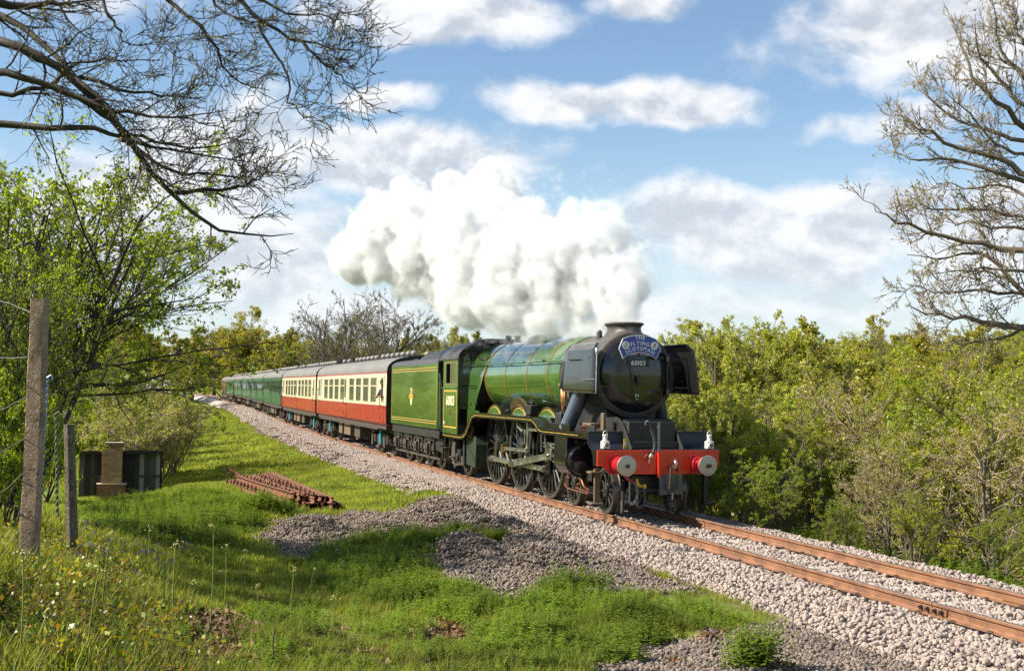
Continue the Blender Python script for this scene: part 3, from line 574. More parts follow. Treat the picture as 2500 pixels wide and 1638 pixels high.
chm = part(MB().loft([[(x, y, max(BZ+math.sqrt(max(.02, .80-y*y))-.01, 3.55)) for x, y, _ in oblong(.60, .46, 0)], [(x, y, BZ+math.sqrt(max(.02, .80-y*y))+.05) for x, y, _ in oblong(.50, .37, 0)]]+[oblong(a, b, z) for a, b, z in ((.46, .325, 3.80), (.445, .31, 3.86), (.46, .325, 3.91), (.51, .375, 3.945), (.515, .38, 3.965), (.49, .355, 3.985), (.45, .315, 3.985), (.43, .30, 3.7))], True), 'chimney', M['smoke'], smooth=40)
part(MB().cyl((-1.75, -.3, 3.60), (-1.75, -.3, 3.80), .07, .06).ball((-1.75, -.3, 3.8), .065), 'snifting_valve', M['smoke'])
# handrails along the boiler
for s in (-1, 1):
    part(MB().tube([(-10.1, s*1.02, 3.2), (-8.4, s*1.04, 3.2), (-5., s*1.0, 3.19), (-1.8, s*.95, 3.18)], .017, 8), 'boiler_handrail', M['green'])
    for x in (-9.2, -8.3, -6.6, -5., -3.5): part(MB().cyl((x, s*.85, 3.2), (x, s*1.01, 3.2), .013).ball((x, s*1.015, 3.2), .028, 8, 6), 'handrail_knob', M['satin'])
    part(MB().tube([(-10.1, s*.99, 3.27), (-8.4, s*1.0, 3.27), (-5., s*.97, 3.255), (-2.7, s*.93, 3.25)], .010, 6), 'ejector_pipe', M['green'])
# --- running plate: level over the drivers, sweeping down to the cab and stepping down to the front
RP = [(-12.0, 1.24), (-10.1, 1.235), (-9.85, 1.245), (-9.6, 1.28), (-9.4, 1.35), (-9.22, 1.47), (-9.05, 1.62), (-8.9, 1.74), (-8.72, 1.84), (-8.5, 1.885), (-8.25, 1.9), (-3.5, 1.9), (-3.3, 1.87), (-3.12, 1.80), (-2.98, 1.73), (-2.84, 1.68), (-2.65, 1.66), (.34, 1.66)]
def off_(pl, d):
    P_ = np.array(pl); T = np.gradient(P_, axis=0); T /= np.linalg.norm(T, axis=1)[:, None]; return [(p[0]+t_[1]*d, p[1]-t_[0]*d) for p, t_ in zip(P_, T)]
for s in (-1, 1):
    o1 = off_(RP, .035); rp = part(MB().prism(RP+o1[::-1], s*.54, s*1.33), 'running_plate', M['black'])
    o2 = off_(RP, .13); ch_(MB().prism(o1+o2[::-1], s*1.295, s*1.318), 'valance', M['black'], rp)
    for a, b_, m_ in ((.068, .077, 'gold'),):
        q0, q1 = off_(RP[:], a), off_(RP[:], b_); ch_(MB().prism(q0+q1[::-1], s*1.3185, s*1.3215), 'valance_lining', M[m_], rp)
    rvv = MB()
    for x in np.arange(-8., .2, .42):
        z = np.interp(x, [p[0] for p in RP], [p[1] for p in RP]); rvv.ball((x, s*1.322, z-.065), .013, 6, 4)
    ch_(rvv, 'rivet_row', M['satin'], rp)
    # splashers
    for i, x in enumerate(DR):
        a0 = math.asin(.884/1.1); ar = arc((x, 1.016), 1.10, a0, math.pi-a0, 24)
        sp = part(MB().prism(ar, s*.52, s*.885), 'splasher', M['black']); ch_(MB().prism(arc((x, 1.016), 1.06, a0+.02, math.pi-a0-.02, 24), s*.8855, s*.8885), 'splasher_face', M['green'], sp)
        ch_(MB().tube([(px, s*.889, pz) for px, pz in arc((x, 1.016), 1.045, a0+.05, math.pi-a0-.05, 24)], .008, 5), 'splasher_lining', M['gold'], sp)
        ch_(MB().tube([(px, s*.888, pz) for px, pz in arc((x, 1.016), 1.095, a0, math.pi-a0, 24)], .012, 6), 'splasher_beading', M['brass'], sp)
    npl = part(MB().prism(arc((DR[1], 1.016), 1.32, rad(58), rad(122), 24)+arc((DR[1], 1.016), 1.12, rad(122), rad(58), 24), s*.86, s*.905), 'nameplate', M['satin'])
    ch_(MB().tube([(px, s*.908, pz) for px, pz in arc((DR[1], 1.016), 1.315, rad(58), rad(122), 24)], .009, 6).tube([(px, s*.908, pz) for px, pz in arc((DR[1], 1.016), 1.125, rad(58), rad(122), 24)], .009, 6), 'nameplate_rim', M['brass'], npl)
    ch_(lettering('FLYING SCOTSMAN', .15, .006, (DR[1], s*.910, 1.016), (-s*1., 0, 0), (0, 0, 1), .16, 1.165, .72), 'nameplate_lettering', M['brass'], npl)
# small fittings on the running plate
part(MB().box(-2.35, -1.95, -1.12, -.86, 1.68, 2.02).cyl((-2.15, -.98, 2.02), (-2.15, -.98, 2.16), .05), 'lubricator', M['satin'], bevel=.02)
part(MB().box(-4.7, -4.35, -1.05, -.8, 1.92, 2.16).cyl((-4.55, -.93, 2.16), (-4.55, -.93, 2.24), .05), 'lubricator', M['satin'], bevel=.02)
for k in range(3): part(MB().tube([(-2.05-.08*k, -1.0, 2.0), (-2.0-.09*k, -1.02, 2.3), (-2.1-.1*k, -.98, 2.55), (-2.3, -.93, 2.62)], .011, 5), 'oil_pipe', M['copper'])
part(MB().tube([(-2.5, -.97, 2.63), (-2.3, -1.02, 2.6), (-2.1, -1.0, 2.62), (-1.95, -.95, 2.55), (-1.9, -.95, 2.35)], .022, 7).ball((-2.3, -1.0, 2.62), .06).ball((-2.1, -.99, 2.6), .05), 'oil_pipe', M['grimebrown'])
for k in range(5): part(MB().tube([(-.62+.07*k, -1.1, 1.68), (-.62+.07*k, -1.12, 1.76), (-.6+.06*k, -1.0, 1.82), (-.5+.03*k, -.8, 1.84)], .012, 5), 'oil_pipe', M['copper'])
part(MB().box(-.75, -.25, -1.05, -.82, 1.74, 1.84).box(-.18, -.02, -.86, -.8, 1.7, 2.06), 'oil_box', M['grimebrown'], bevel=.01)
part(MB().box(-2.6, -.9, -1.28, -1.24, 1.664, 1.80), 'sand_box_cover', M['black'], bevel=.006); part(MB().box(-.9, .1, -1.10, -1.06, 1.664, 1.80), 'frame_cover', M['satin'], bevel=.006)
# steam pipes to the outside cylinders
for s in (-1, 1): part(MB().cyl((-1.5, s*1.14, 1.66), (-1.2, s*.84, 2.62), .17, n=28), 'steam_pipe', M['pipeblue'])
# --- smoke deflectors
for s in (-1, 1):
    rows = [(3.515, .955, -1.72, -.02), (3.50, .985, -1.77, .05), (3.37, 1.085, -1.80, .17), (3.1, 1.11, -1.84, .21), (2.63, 1.145, -1.92, .28), (2.56, 1.148, -1.86, .29), (2.50, 1.15, -1.70, .29)]
    df = part(MB().loft([[(a+(b_-a)*k/8, s*y, z-(0.035*(k/8) if z < 2.6 else 0)) for k in range(9)] for z, y, a, b_ in rows]), 'smoke_deflector', M['black'], solid=.02, smooth=20)
    edge = [(rw[2], s*rw[1], rw[0]) for rw in rows]+[(rows[-1][3], s*rows[-1][1], 2.465)]+[(rw[3], s*rw[1], rw[0]) for rw in rows[::-1]][1:]+[(rows[0][2], s*rows[0][1], rows[0][0])]
    ch_(MB().tube(edge, .011, 6), 'deflector_edge', M['black'] if s > 0 else M['steel'], df)  # near rim in bright steel paints in its sunlit edge
    ch_(MB().tube([(-1.35, s*1.10, 3.16), (-1.3, s*1.16, 3.17), (-.75, s*1.16, 3.17), (-.7, s*1.10, 3.16)], .014, 7), 'deflector_handrail', M['satin'], df)
    ch_(MB().tube([(-.5, s*1.13, 2.74), (-.45, s*1.185, 2.74), (.15, s*1.185, 2.74), (.2, s*1.13, 2.74)], .014, 7), 'deflector_handrail', M['steel'], df)
    rq = MB()
    for x in (-1.45, -.7, -.1):
        for z in np.arange(2.6, 3.35, .1): rq.ball((x, s*np.interp(z, [2.5, 3.37], [1.16, 1.096]), z), .012, 6, 4)
    ch_(rq, 'rivet_row', M['black'], df)
    for x, z in ((-1.3, 3.1), (-.2, 3.2), (-1.2, 2.65), (-.1, 2.6)): ch_(MB().bar((x, s*1.12, z), (x, s*.8, z-.0), .03, .03), 'deflector_stay', M['satin'], df)
# --- cab
cab = empty('cab', parent=loco); L_(cab); CX0, CX1, CY = -11.86, -10.13, 1.355
for s in (-1, 1):
    a, b_ = (s*CY, s*(CY-.03))
    def wp(x0, x1, z0, z1, nm='side_panel', m_='green'): return ch_(MB().box(x0, x1, min(a, b_), max(a, b_), z0, z1), nm, M[m_], cab)
    wp(CX0, CX1, 1.24, 2.655); wp(-10.30, CX1, 2.655, 3.30); wp(-10.99, -10.93, 2.655, 3.30); wp(CX0, -11.57, 2.655, 3.30); wp(CX0, CX1, 3.30, 3.37)
    for x0, x1 in ((-10.93, -10.30), (-11.57, -10.99)):
        y = s*(CY-.012); fr = MB()
        for q in ((x0, x0+.035, 2.655, 3.30), (x1-.035, x1, 2.655, 3.30), (x0+.035, x1-.035, 2.655, 2.69), (x0+.035, x1-.035, 3.265, 3.30)): fr.box(q[0], q[1], y-.012, y+.012+.004, q[2], q[3])
        wf = ch_(fr, 'window_frame', M['grimebrown'], cab)
        if x0 > -11: ch_(MB().box(x0+.035, x1-.035, y-.004, y+.004, 2.69, 3.265), 'pane', M['glassd'], wf)
    # lining: rounded panel below the windows
    x0, x1, z0, z1 = CX0+.09, CX1-.09, 1.42, 2.48
    for m_, w_, dz in (('gold', .022, 0.), ('orange', .010, .028)):
        ps = [(x0+dz, z0+dz), (x1-dz, z0+dz), (x1-dz, z1-dz), (x0+dz, z1-dz)]; ln = MB()
        for (ax_, az_), (bx2, bz2) in zip(ps, ps[1:]+ps[:1]):
            y = s*(CY+.0015); ln.box(min(ax_, bx2)-w_/2, max(ax_, bx2)+w_/2, min(y, y+s*.002), max(y, y+s*.002), min(az_, bz2)-w_/2, max(az_, bz2)+w_/2)
        ch_(ln, 'cab_lining', M[m_], cab)
    ch_(lettering('60103', .38, .003, (-11.0, s*(CY+.003), 2.06), (-s, 0, 0), (0, 0, 1), .10, None, 1.08), 'cab_numerals', M['cream_l'], cab)
    ch_(MB().cyl((-10.98, s*CY, 1.86), (-10.98, s*(CY+.012), 1.86), .10, n=24), 'maker_plate', M['brass'], cab)
    ch_(MB().box(-11.75, -11.66, s*CY-.004, s*CY+.004, 1.50, 1.58), 'data_panel', M['cream_l'], cab)
    ch_(MB().tube([(CX0+.05, s*(CY+.0), 2.56), (CX0+.05, s*(CY+.05), 2.56), (CX1-.1, s*(CY+.05), 2.56), (CX1-.1, s*CY, 2.56)], .014, 7), 'cab_handrail', M['green'], cab)
    rr = MB()
    for z in np.arange(1.5, 3.3, .12): rr.ball((CX1-.03, s*(CY+.001), z), .012, 6, 4)
    ch_(rr, 'rivet_row', M['green'], cab)
    ch_(MB().cyl((-12.1, s*1.3, 1.25), (-12.1, s*1.3, 2.6), .022).cyl((-12.32, s*1.3, 1.25), (-12.32, s*1.3, 2.75), .022), 'cab_grab_rail', M['satin'], cab)
    ch_(MB().box(-12.0, -11.86, s*1.30-.02, s*1.30+.02, 1.3, 2.7).prism([(-12.0, 2.7), (-11.86, 2.7), (-11.86, 3.36), (-11.9, 3.2), (-11.93, 2.9)], s*1.31-.015, s*1.31+.015), 'cab_wing', M['green'], cab)
ccap = [(-CY, 1.95), (-CY, 3.37)]+[(-math.cos(t)*CY, 3.37+math.sin(t)**.85*.58) for t in np.linspace(rad(8), rad(172), 25)]+[(CY, 3.37), (CY, 1.95)]
ch_(MB().prism(ccap, CX1-.02, CX1+.012, 'yz'), 'cab_front', M['black'], cab)  # green plate coloured black, its shade put into the paint
for s in (-1, 1): ch_(MB().prism([(s*.98, 3.0), (s*1.22, 2.95), (s*1.22, 3.42), (s*1.05, 3.58)], CX1+.013, CX1+.03, 'yz'), 'spectacle_window', M['glassd'], cab)
rf = [(-math.cos(t)*(CY+.03), 3.36+math.sin(t)**.85*.61) for t in np.linspace(0.02, math.pi-.02, 33)]; ri = [(y*.985, z-.025) for y, z in rf]
cr_o = ch_(MB().prism(rf+ri[::-1], -12.45, -10.02, 'yz'), 'cab_roof', M['smoke'], cab)
ch_(MB().box(-11.9, -10.5, -.42, .42, 3.955, 4.0), 'roof_ventilator', M['smoke'], cr_o, bevel=.01)
rr = MB()
for s in (-1, 1):
    for x in np.arange(-12.35, -10.1, .11): rr.ball((x, s*.72, 3.865), .013, 6, 4)
ch_(rr, 'rivet_row', M['smoke'], cr_o); ch_(MB().box(-12.43, -10.03, -CY-.05, -CY-.03, 3.37, 3.40), 'rain_gutter', M['smoke'], cr_o)
ch_(MB().box(-11.9, -10.2, -1.3, 1.3, 1.25, 1.5).box(-10.3, -10.16, -.9, .9, 1.5, 3.2), 'cab_interior', M['cabin'], cab)
# --- cylinders, motion
for s in (-1, 1):
    oc = [(s*.62, .72), (s*.62, 1.62), (s*1.30, 1.62)]+[(s*(1.02+.30*math.cos(t)), 1.03+.33*math.sin(t)) for t in np.linspace(.15, -math.pi/2, 10)]
    cyl = part(MB().prism(oc, -1.80, -1.0, 'yz'), 'cylinder', M['black'], bevel=.012)
    ch_(MB().lathe([(0, .345), (.03, .345), (.035, .31), (.14, .305), (.17, .28), (.185, .2), (.19, .08), (.20, .03), (.20, 0)], (-1.0, s*1.0, 1.03), (1, 0, 0), 40), 'cylinder_cover', M['black'], cyl)
    ch_(MB().cyl((-.99, s*1.02, 1.45), (-.82, s*1.02, 1.45), .125, n=20).box(-.84, -.45, s*1.02-.01, s*1.02+.01, 1.40, 1.43).box(-.84, -.45, s*1.02-.01, s*1.02+.01, 1.49, 1.52), 'valve_chest', M['satin'], cyl)
    rr = MB()
    for x in (-1.02, -1.78):
        for z in np.arange(.8, 1.62, .085): rr.ball((x, s*(1.305 if z > 1.03 else 1.02+.30*math.sqrt(max(.01, 1-((z-1.03)/.33)**2))), z), .017, 6, 4)
    ch_(rr, 'cover_bolts', M['black'], cyl)
    # slide bars and crosshead
    for z in (1.20, 1.28): part(MB().box(-3.35, -1.8, s*1.02-.05, s*1.02+.05, z, z+.045), 'slide_bar', M['rodsteel'], bevel=.006)
    part(MB().box(-3.4, -3.28, s*.70, s*1.1, 1.1, 1.5), 'motion_bracket', M['satin'])
    part(MB().box(-3.02, -2.72, s*1.0-.07, s*1.0+.07, .93, 1.30).cyl((-2.87, s*.95, 1.03), (-2.87, s*1.12, 1.03), .06), 'crosshead', M['rodsteel'], bevel=.015)
    part(MB().cyl((-2.75, s*1.0, 1.03), (-1.8, s*1.0, 1.03), .04, n=14), 'piston_rod', M['steel'])
    def rod(p0, p1, h0, h1, w_, y, nm, boss=.085):
        """fluted rod: web with raised flanges, and a boss at each end"""
        p0 = np.array(p0, float); p1 = np.array(p1, float); d = (p1-p0)/np.linalg.norm(p1-p0); nrm = np.array([-d[1], d[0]]); mb = MB()
        for k0, k1, ww in ((-.5, -.28, w_), (-.28, .28, w_*.5), (.28, .5, w_)):
            mb.prism([tuple(p0+nrm*h0*k0), tuple(p1+nrm*h1*k0), tuple(p1+nrm*h1*k1), tuple(p0+nrm*h0*k1)], y-ww/2, y+ww/2)
        for p, r in ((p0, boss), (p1, boss)): mb.cyl((p[0], y-w_*.62, p[1]), (p[0], y+w_*.62, p[1]), r, n=20)
        return part(mb, nm, M['rodsteel'])
    cz = 1.016-.33
    rod((DR[2], cz), (DR[1], cz), .12, .12, .05, s*.925, 'coupling_rod'); rod((DR[1], cz), (DR[0], cz), .12, .12, .05, s*.925, 'coupling_rod')
    rod((DR[1], cz), (-2.87, 1.03), .17, .13, .055, s*1.02, 'connecting_rod', .10)
    for x in DR: part(MB().cyl((x, s*.84, cz), (x, s*1.0, cz), .075, n=18).cyl((x, s*.99, cz), (x, s*1.02, cz), .05, n=6), 'crank_pin', M['steel'])
    rcx, rcz = DR[1]-.42, 1.04
    rod((DR[1], cz), (rcx, rcz), .11, .09, .05, s*1.09, 'return_crank', .08); part(MB().cyl((DR[1], s*1.0, cz), (DR[1], s*1.13, cz), .06, n=16), 'crank_pin', M['steel'])
    part(MB().cyl((rcx, s*1.05, rcz), (rcx, s*1.19, rcz), .10, n=20), 'return_crank_end', M['brass'])
    rod((rcx, rcz), (-4.3, 1.08), .085, .085, .045, s*1.15, 'eccentric_rod', .06)
    part(MB().tube([(-4.42, s*1.1, 1.05), (-4.36, s*1.1, 1.25), (-4.33, s*1.1, 1.5), (-4.38, s*1.1, 1.8)], .035, 8), 'expansion_link', M['rodsteel'])
    rod((-4.35, 1.58), (-3.0, 1.60), .075, .075, .045, s*1.1, 'radius_rod', .05); rod((-3.0, 1.60), (-2.85, .95), .07, .06, .04, s*1.12, 'combination_lever', .045)
    part(MB().tube([(-5.2, s*1.1, 1.85), (-5.05, s*1.12, 1.62), (-4.7, s*1.12, 1.52)], .035, 8).bar((-5.25, s*1.05, 1.7), (-4.65, s*1.05, 1.48), .04, .12), 'reversing_lever', M['rodsteel'])
    part(MB().bar((-5.55, s*1.0, 1.86), (-5.5, s*1.0, 1.35), .03, .05).bar((-4.9, s*.98, 1.86), (-4.95, s*.98, 1.2), .03, .05), 'link_hanger', M['rodsteel'])
    part(MB().prism([(-4.62, .98), (-4.5, .98), (-4.2, 1.9), (-4.75, 1.9)], s*.99-.02, s*.99+.02), 'motion_plate', M['satin'])
    # brake and ashpan, pipes under the cab
    part(MB().prism([(-9.95, .42), (-9.0, .36), (-8.95, 1.0), (-9.1, 1.25), (-9.95, 1.25)], s*.62, s*1.12), 'ashpan', mat('ashpan green', (.02, .035, .018), .5) if s < 0 else M['satin'], bevel=.01)
    part(MB().bar((-9.9, s*1.13, .95), (-9.05, s*1.13, .6), .02, .06), 'ashpan_rib', M['satin'])
    for x in (-4.72, -6.9, -9.05): part(MB().bar((x, s*.8, 1.1), (x-.05, s*.8, .35), .08, .06).box(x-.14, x+.02, s*.74-.05, s*.74+.05, .45, .8), 'brake_hanger', M['satin'])
    part(MB().tube([(-8.75, s*1.05, 1.72), (-9.0, s*1.15, 1.74), (-9.15, s*1.16, 1.68), (-9.18, s*1.16, 1.35), (-9.3, s*1.16, 1.25), (-9.6, s*1.1, 1.22)], .055, 10), 'injector_pipe', mat('brown pipe', (.06, .025, .018), .5) if s < 0 else M['satin'])
    part(MB().ball((-9.35, s*1.15, 1.30), .10).cyl((-9.5, s*1.15, 1.3), (-9.2, s*1.15, 1.3), .05), 'injector', M['under'])
    part(MB().prism([(-11.75, .50), (-11.75, .85), (-11.2, 1.05), (-10.7, 1.05), (-10.15, .85), (-10.15, .5), (-10.5, .42), (-11.4, .42)], s*.86, s*.94).box(-11.15, -10.75, s*.9, s*1.1, .36, .78).cyl((-10.95, s*1.05, .56), (-10.95, s*1.16, .56), .12).box(-10.35, -10.2, s*.9, s*1.12, .35, 1.1), 'trailing_truck', M['satin'], bevel=.01)
    part(MB().cyl((-10.35, s*1.08, .35), (-10.35, s*1.08, .62), .09, .09, 12).cyl((-10.35, s*1.08, .62), (-10.35, s*1.08, 1.2), .035).box(-11.5, -11.1, s*1.0, s*1.16, .55, 1.05), 'spring_hanger', M['under'])
    part(MB().bar((-11.6, s*1.18, 1.18), (-10.9, s*1.18, .95), .03, .05).bar((-11.75, s*1.2, .5), (-11.3, s*1.2, 1.2), .025, .04).box(-12.0, -11.6, s*1.05, s*1.3, .42, .45).box(-12.0, -11.6, s*1.05, s*1.3, .78, .81).bar((-11.98, s*1.1, .42), (-11.98, s*1.1, 1.24), .03, .05), 'cab_steps', M['satin'])
    part(MB().tube([(-11.6, s*1.1, .38), (-11.2, s*1.14, .34), (-10.8, s*1.14, .34), (-10.5, s*1.1, .40)], .03, 8).tube([(-11.9, s*1.1, .52), (-11.5, s*1.1, .46), (-11.1, s*1.14, .24)], .028, 7), 'feed_pipe', M['under'])
    # front bogie frame and guard irons
    part(MB().prism([(-2.35, .42), (-2.35, .72), (-1.2, .80), (-.7, .80), (.45, .72), (.45, .42), (.1, .36), (-.3, .52), (-1.6, .52), (-2., .36)], s*.56, s*.62).bar((.42, s*.6, .5), (.62, s*.7, .06), .05, .03), 'bogie_frame', M['satin'], bevel=.008)
    part(MB().box(-.9, -.55, s*.62, s*.9, .62, .84), 'bogie_side_bearer', M['satin'])
# copper drain pipes below the cylinder
def pipe(pts, y, r, name, m, par=None, n=7):
    P_ = [at_y(u, v, y) for u, v in pts]; Q = []
    for a, b_ in zip(P_[:-1], P_[1:]): Q += [a*(1-k)+b_*k for k in (0, .5)]
    return part(MB().tube(Q+[P_[-1]], r, n), name, M[m], par)
pipe([(1391, 1166), (1384, 1164), (1380, 1172), (1381, 1185), (1386, 1191), (1400, 1196), (1436, 1205)], -1.18, .022, 'drain_pipe', 'copper')
pipe([(1413, 1168), (1420, 1172), (1424, 1183), (1428, 1190), (1438, 1197)], -1.2, .022, 'drain_pipe', 'copper')
pipe([(1418, 1178), (1408, 1183), (1406, 1190), (1415, 1193), (1436, 1201)], -1.19, .02, 'drain_pipe', 'copper')
# --- front end: curved drop plate, buffer beam, buffers, hoses
dp = [(.34, 1.69), (.345, 1.66), (.35, 1.52), (.37, 1.46), (.42, 1.41), (.50, 1.37), (.60, 1.352), (.82, 1.345)]
fpl = part(MB().prism(dp+[(x-.012, z-.02) for x, z in dp[::-1]], -1.33, 1.33), 'front_drop_plate', M['deepblue'])
for s in (-1, 1): ch_(MB().prism([(-.3, 1.62), (.335, 1.66), (.345, 1.52), (.37, 1.46), (.42, 1.41), (.5, 1.37), (.6, 1.352), (.82, 1.34), (.82, 1.02), (.62, 1.02), (.60, 1.2), (.52, 1.32), (.40, 1.38), (.30, 1.46), (.27, 1.56), (-.3, 1.58)], s*1.30, s*1.322), 'front_valance', M['black'], fpl)
ch_(MB().box(.30, .36, -1.33, 1.33, 1.655, 1.70).box(.15, .34, -.5, .5, 1.5, 1.95).box(.36, .6, -.54, .54, 1.36, 1.50), 'front_step_plate', M['satin'], fpl, bevel=.01)
rr = MB()
for y in np.arange(-1.28, 1.3, .095): rr.ball((.345, y, 1.705), .013, 6, 4)
ch_(rr, 'rivet_row', M['satin'], fpl)
beam = part(MB().prism([(-1.32, 1.02), (-1.2, 1.02), (-1.06, .86), (1.06, .86), (1.2, 1.02), (1.32, 1.02), (1.32, 1.335), (-1.32, 1.335)], .82, .862, 'yz'), 'buffer_beam', M['red'], bevel=.006)
rr = MB()
for y in np.arange(-1.27, 1.3, .11): rr.ball((.84, y, 1.342), .014, 6, 4)
ch_(rr, 'rivet_row', M['satin'], beam)
for s in (-1, 1):
    bf = part(MB().box(.862, .882, s*.87-.19, s*.87+.19, .87, 1.24).lathe([(0, .165), (.05, .16), (.25, .135), (.26, .145), (.28, .145), (.28, .07)], (.882, s*.87, 1.055), (1, 0, 0), 28), 'buffer', M['crimson'], bevel=.006)
    ch_(MB().cyl((1.15, s*.87, 1.055), (1.27, s*.87, 1.055), .065, n=20), 'buffer_shank', M['steel'], bf)
    hd = ch_(MB().lathe([(0, .09), (.012, .20), (.028, .203), (.036, .195), (.042, .12), (.045, .0)], (1.262, s*.87, 1.055), (1, 0, 0), 48), 'buffer_head', mat('buffer face steel', (.42, .39, .34), .38, .7, .2, 7.), bf)
    g = MB(); th = np.arange(14)*2*math.pi/14; rs_ = np.random.default_rng(3 if s < 0 else 4); ry = .055*(.6+.7*rs_.random(14)); g.add([(1.3085, s*.87+.01+math.cos(a)*q*1.15, 1.05+math.sin(a)*q*.85) for a, q in zip(th, ry)], [tuple(range(14))]); ch_(g, 'grease_mark', M['under'], bf)
# vacuum standpipe and hose
part(MB().cyl((.90, -.02, .80), (.90, -.02, 1.30), .032, n=12), 'standpipe', M['red']); part(MB().cyl((.90, -.02, 1.30), (.90, -.02, 1.90), .028, n=12).cyl((.90, -.02, 1.78), (.90, -.02, 1.82), .042), 'standpipe', M['pipeblue'])
hp = [at_x(1350+a/5.535, 1000+b_/5.535, .95) for a, b_ in ((1258, 210), (1262, 165), (1285, 165), (1310, 230), (1340, 300), (1365, 370), (1376, 440), (1372, 520), (1355, 580), (1335, 612))]
HP = [];
for a, b_ in zip(hp[:-1], hp[1:]): HP += [a*(1-k)+b_*k for k in np.arange(0, 1, .125)]
part(MB().tube(HP, [(.034 if i % 2 else .028) for i in range(len(HP))], 10), 'vacuum_hose', M['hose'], smooth=60)
part(MB().cyl(hp[-1], hp[-1]+np.array([.02, -.05, -.06]), .045, .04).bar(hp[-1]+np.array([0, -.05, -.04]), hp[-1]+np.array([.0, -.06, -.16]), .03, .03), 'hose_coupling', M['steel'])
# drawhook and screw coupling
part(MB().tube([(.86, .25, 1.0), (1.02, .25, 1.0), (1.10, .25, 1.03), (1.12, .25, 1.10), (1.08, .25, 1.15), (1.02, .25, 1.13)], [.05, .045, .04, .036, .03, .02], 9), 'drawhook', M['steel'], smooth=60)
part(MB().tube([(1.0, .20, 1.02), (1.04, .17, .9), (1.0, .18, .62), (1.0, .22, .56)], .022, 7).tube([(1.0, .31, 1.02), (1.04, .33, .9), (1.0, .32, .62), (1.0, .28, .56)], .022, 7).cyl((1.0, .15, .6), (1.0, .36, .6), .03).cyl((1.0, .25, .6), (1.0, .25, .35), .025).tube([(.99, .2, .36), (.98, .2, .12), (.98, .25, .07), (.98, .3, .12), (.99, .3, .36)], .02, 7), 'screw_coupling', M['under'])
part(MB().box(.80, .86, .02, .52, .45, .86), 'drawgear_plate', M['pipeblue'], bevel=.01)
def fpipe(pts, x, r, name, m):
    P_ = [at_x(1350+a/5.535, 1000+b_/5.535, x) for a, b_ in pts]; Q = []
    for a, b_ in zip(P_[:-1], P_[1:]): Q += [a*(1-k)+b_*k for k in (0, .34, .67)]
    return part(MB().tube(Q+[P_[-1]], r, 8), name, M[m])
fpipe([(975, 900), (1010, 940), (1050, 960), (1090, 985)], .8, .03, 'air_pipe', 'crimson'); fpipe([(1090, 985), (1130, 1040), (1145, 1130), (1130, 1210), (1090, 1265), (1040, 1270)], .82, .03, 'air_hose', 'pipeblue')
fpipe([(1130, 935), (1145, 1000), (1170, 1030), (1210, 1035)], .82, .028, 'air_pipe', 'yellow'); fpipe([(1200, 1045), (1235, 1110), (1245, 1200), (1225, 1280), (1170, 1320), (1140, 1300), (1135, 1220)], .84, .03, 'air_hose', 'hose')
part(MB().ball((.84, -.30, .62), .045, 10, 8), 'air_cock', M['yellow'])
fpipe([(1035, 960), (1035, 1240)], .7, .02, 'brake_rod', 'steel'); fpipe([(980, 1255), (1060, 1280)], .75, .025, 'brake_rod', 'satin')
# footsteps hanging in front of the wheels, guard irons
part(MB().box(.40, .46, -1.22, -1.10, .28, .95).box(.30, .56, -1.32, -1.06, .24, .275).box(.30, .56, -1.34, -1.1, .86, .895), 'front_steps', M['grimebrown'], bevel=.006)
part(MB().box(.52, .64, 1.10, 1.20, .26, .9).box(.5, .66, 1.10, 1.34, .22, .26), 'front_steps', M['satin'], bevel=.006)
part(MB().box(.60, .66, .66, .70, .16, .5).box(.60, .66, -.70, -.66, .10, .5), 'guard_iron', M['under'])
part(MB().bar((.55, -.55, .52), (.55, .55, .52), .06, .08).box(.1, .5, -.45, .45, .5, .8), 'bogie_stretcher', M['satin'])
ypl = part(MB().box(.60, .612, -.66, -.59, 1.36, 1.56), 'warning_plate', M['yellow']); ch_(MB().box(.612, .614, -.655, -.595, 1.43, 1.49), 'warning_mark', M['white'], ypl)
# number plate, shed code
np_ = part(MB().box(-.318, -.298, -.27, .27, 3.035, 3.185), 'smokebox_number_plate', M['satin'], bevel=.004); ch_(lettering('60103', .145, .004, (-.296, .02, 3.06), (0, 1, 0), (0, 0, 1), .12, None, .92), 'plate_numerals', M['white'], np_)
sc_ = ch_(lettering('34', .085, .003, (-.306, .0, 2.40), (0, 1, 0), (0, 0, 1), .12), 'shed_code', M['white'], door); ch_(lettering('A', .06, .003, (-.318, .0, 2.33), (0, 1, 0), (0, 0, 1), .12), 'shed_code', M['white'], door)
# --- headboard carried on the smokebox door
hbd = empty('headboard', (-.24, 0, 3.2), label='blue headboard with white lettering on the smokebox front', cat='headboard')
def hb(mb, name, m_, par=hbd, **k): o = mb.build(name, M[m_], par, **k); o.location = (.24, 0, -3.2) if par is hbd else (0, 0, 0); return o
CC = (0.03, 2.78)
def hbo(g): return [(CC[0]-.46-g, 3.40)]+[(CC[0]-.385-g*.8, 3.585+g*.4)]+[(CC[0]+.90*math.cos(t)*1.0, 2.785+(.90+g)*math.sin(t)) for t in np.linspace(rad(114.5), rad(65.5), 15)]+[(CC[0]+.385+g*.8, 3.585+g*.4), (CC[0]+.46+g, 3.40), (CC[0]+.37+g*.5, 3.205-g)]+[(CC[0]+.60*math.sin(t), 2.745+(.59-g)*math.cos(t)) for t in np.linspace(rad(36), rad(-36), 13)]+[(CC[0]-.37-g*.5, 3.205-g)]
hb(MB().prism(hbo(.0), -.258, -.235, 'yz'), 'board', 'navy'); brd = hb(MB().prism(hbo(.014), -.262, -.2385, 'yz'), 'board_edge', 'white')
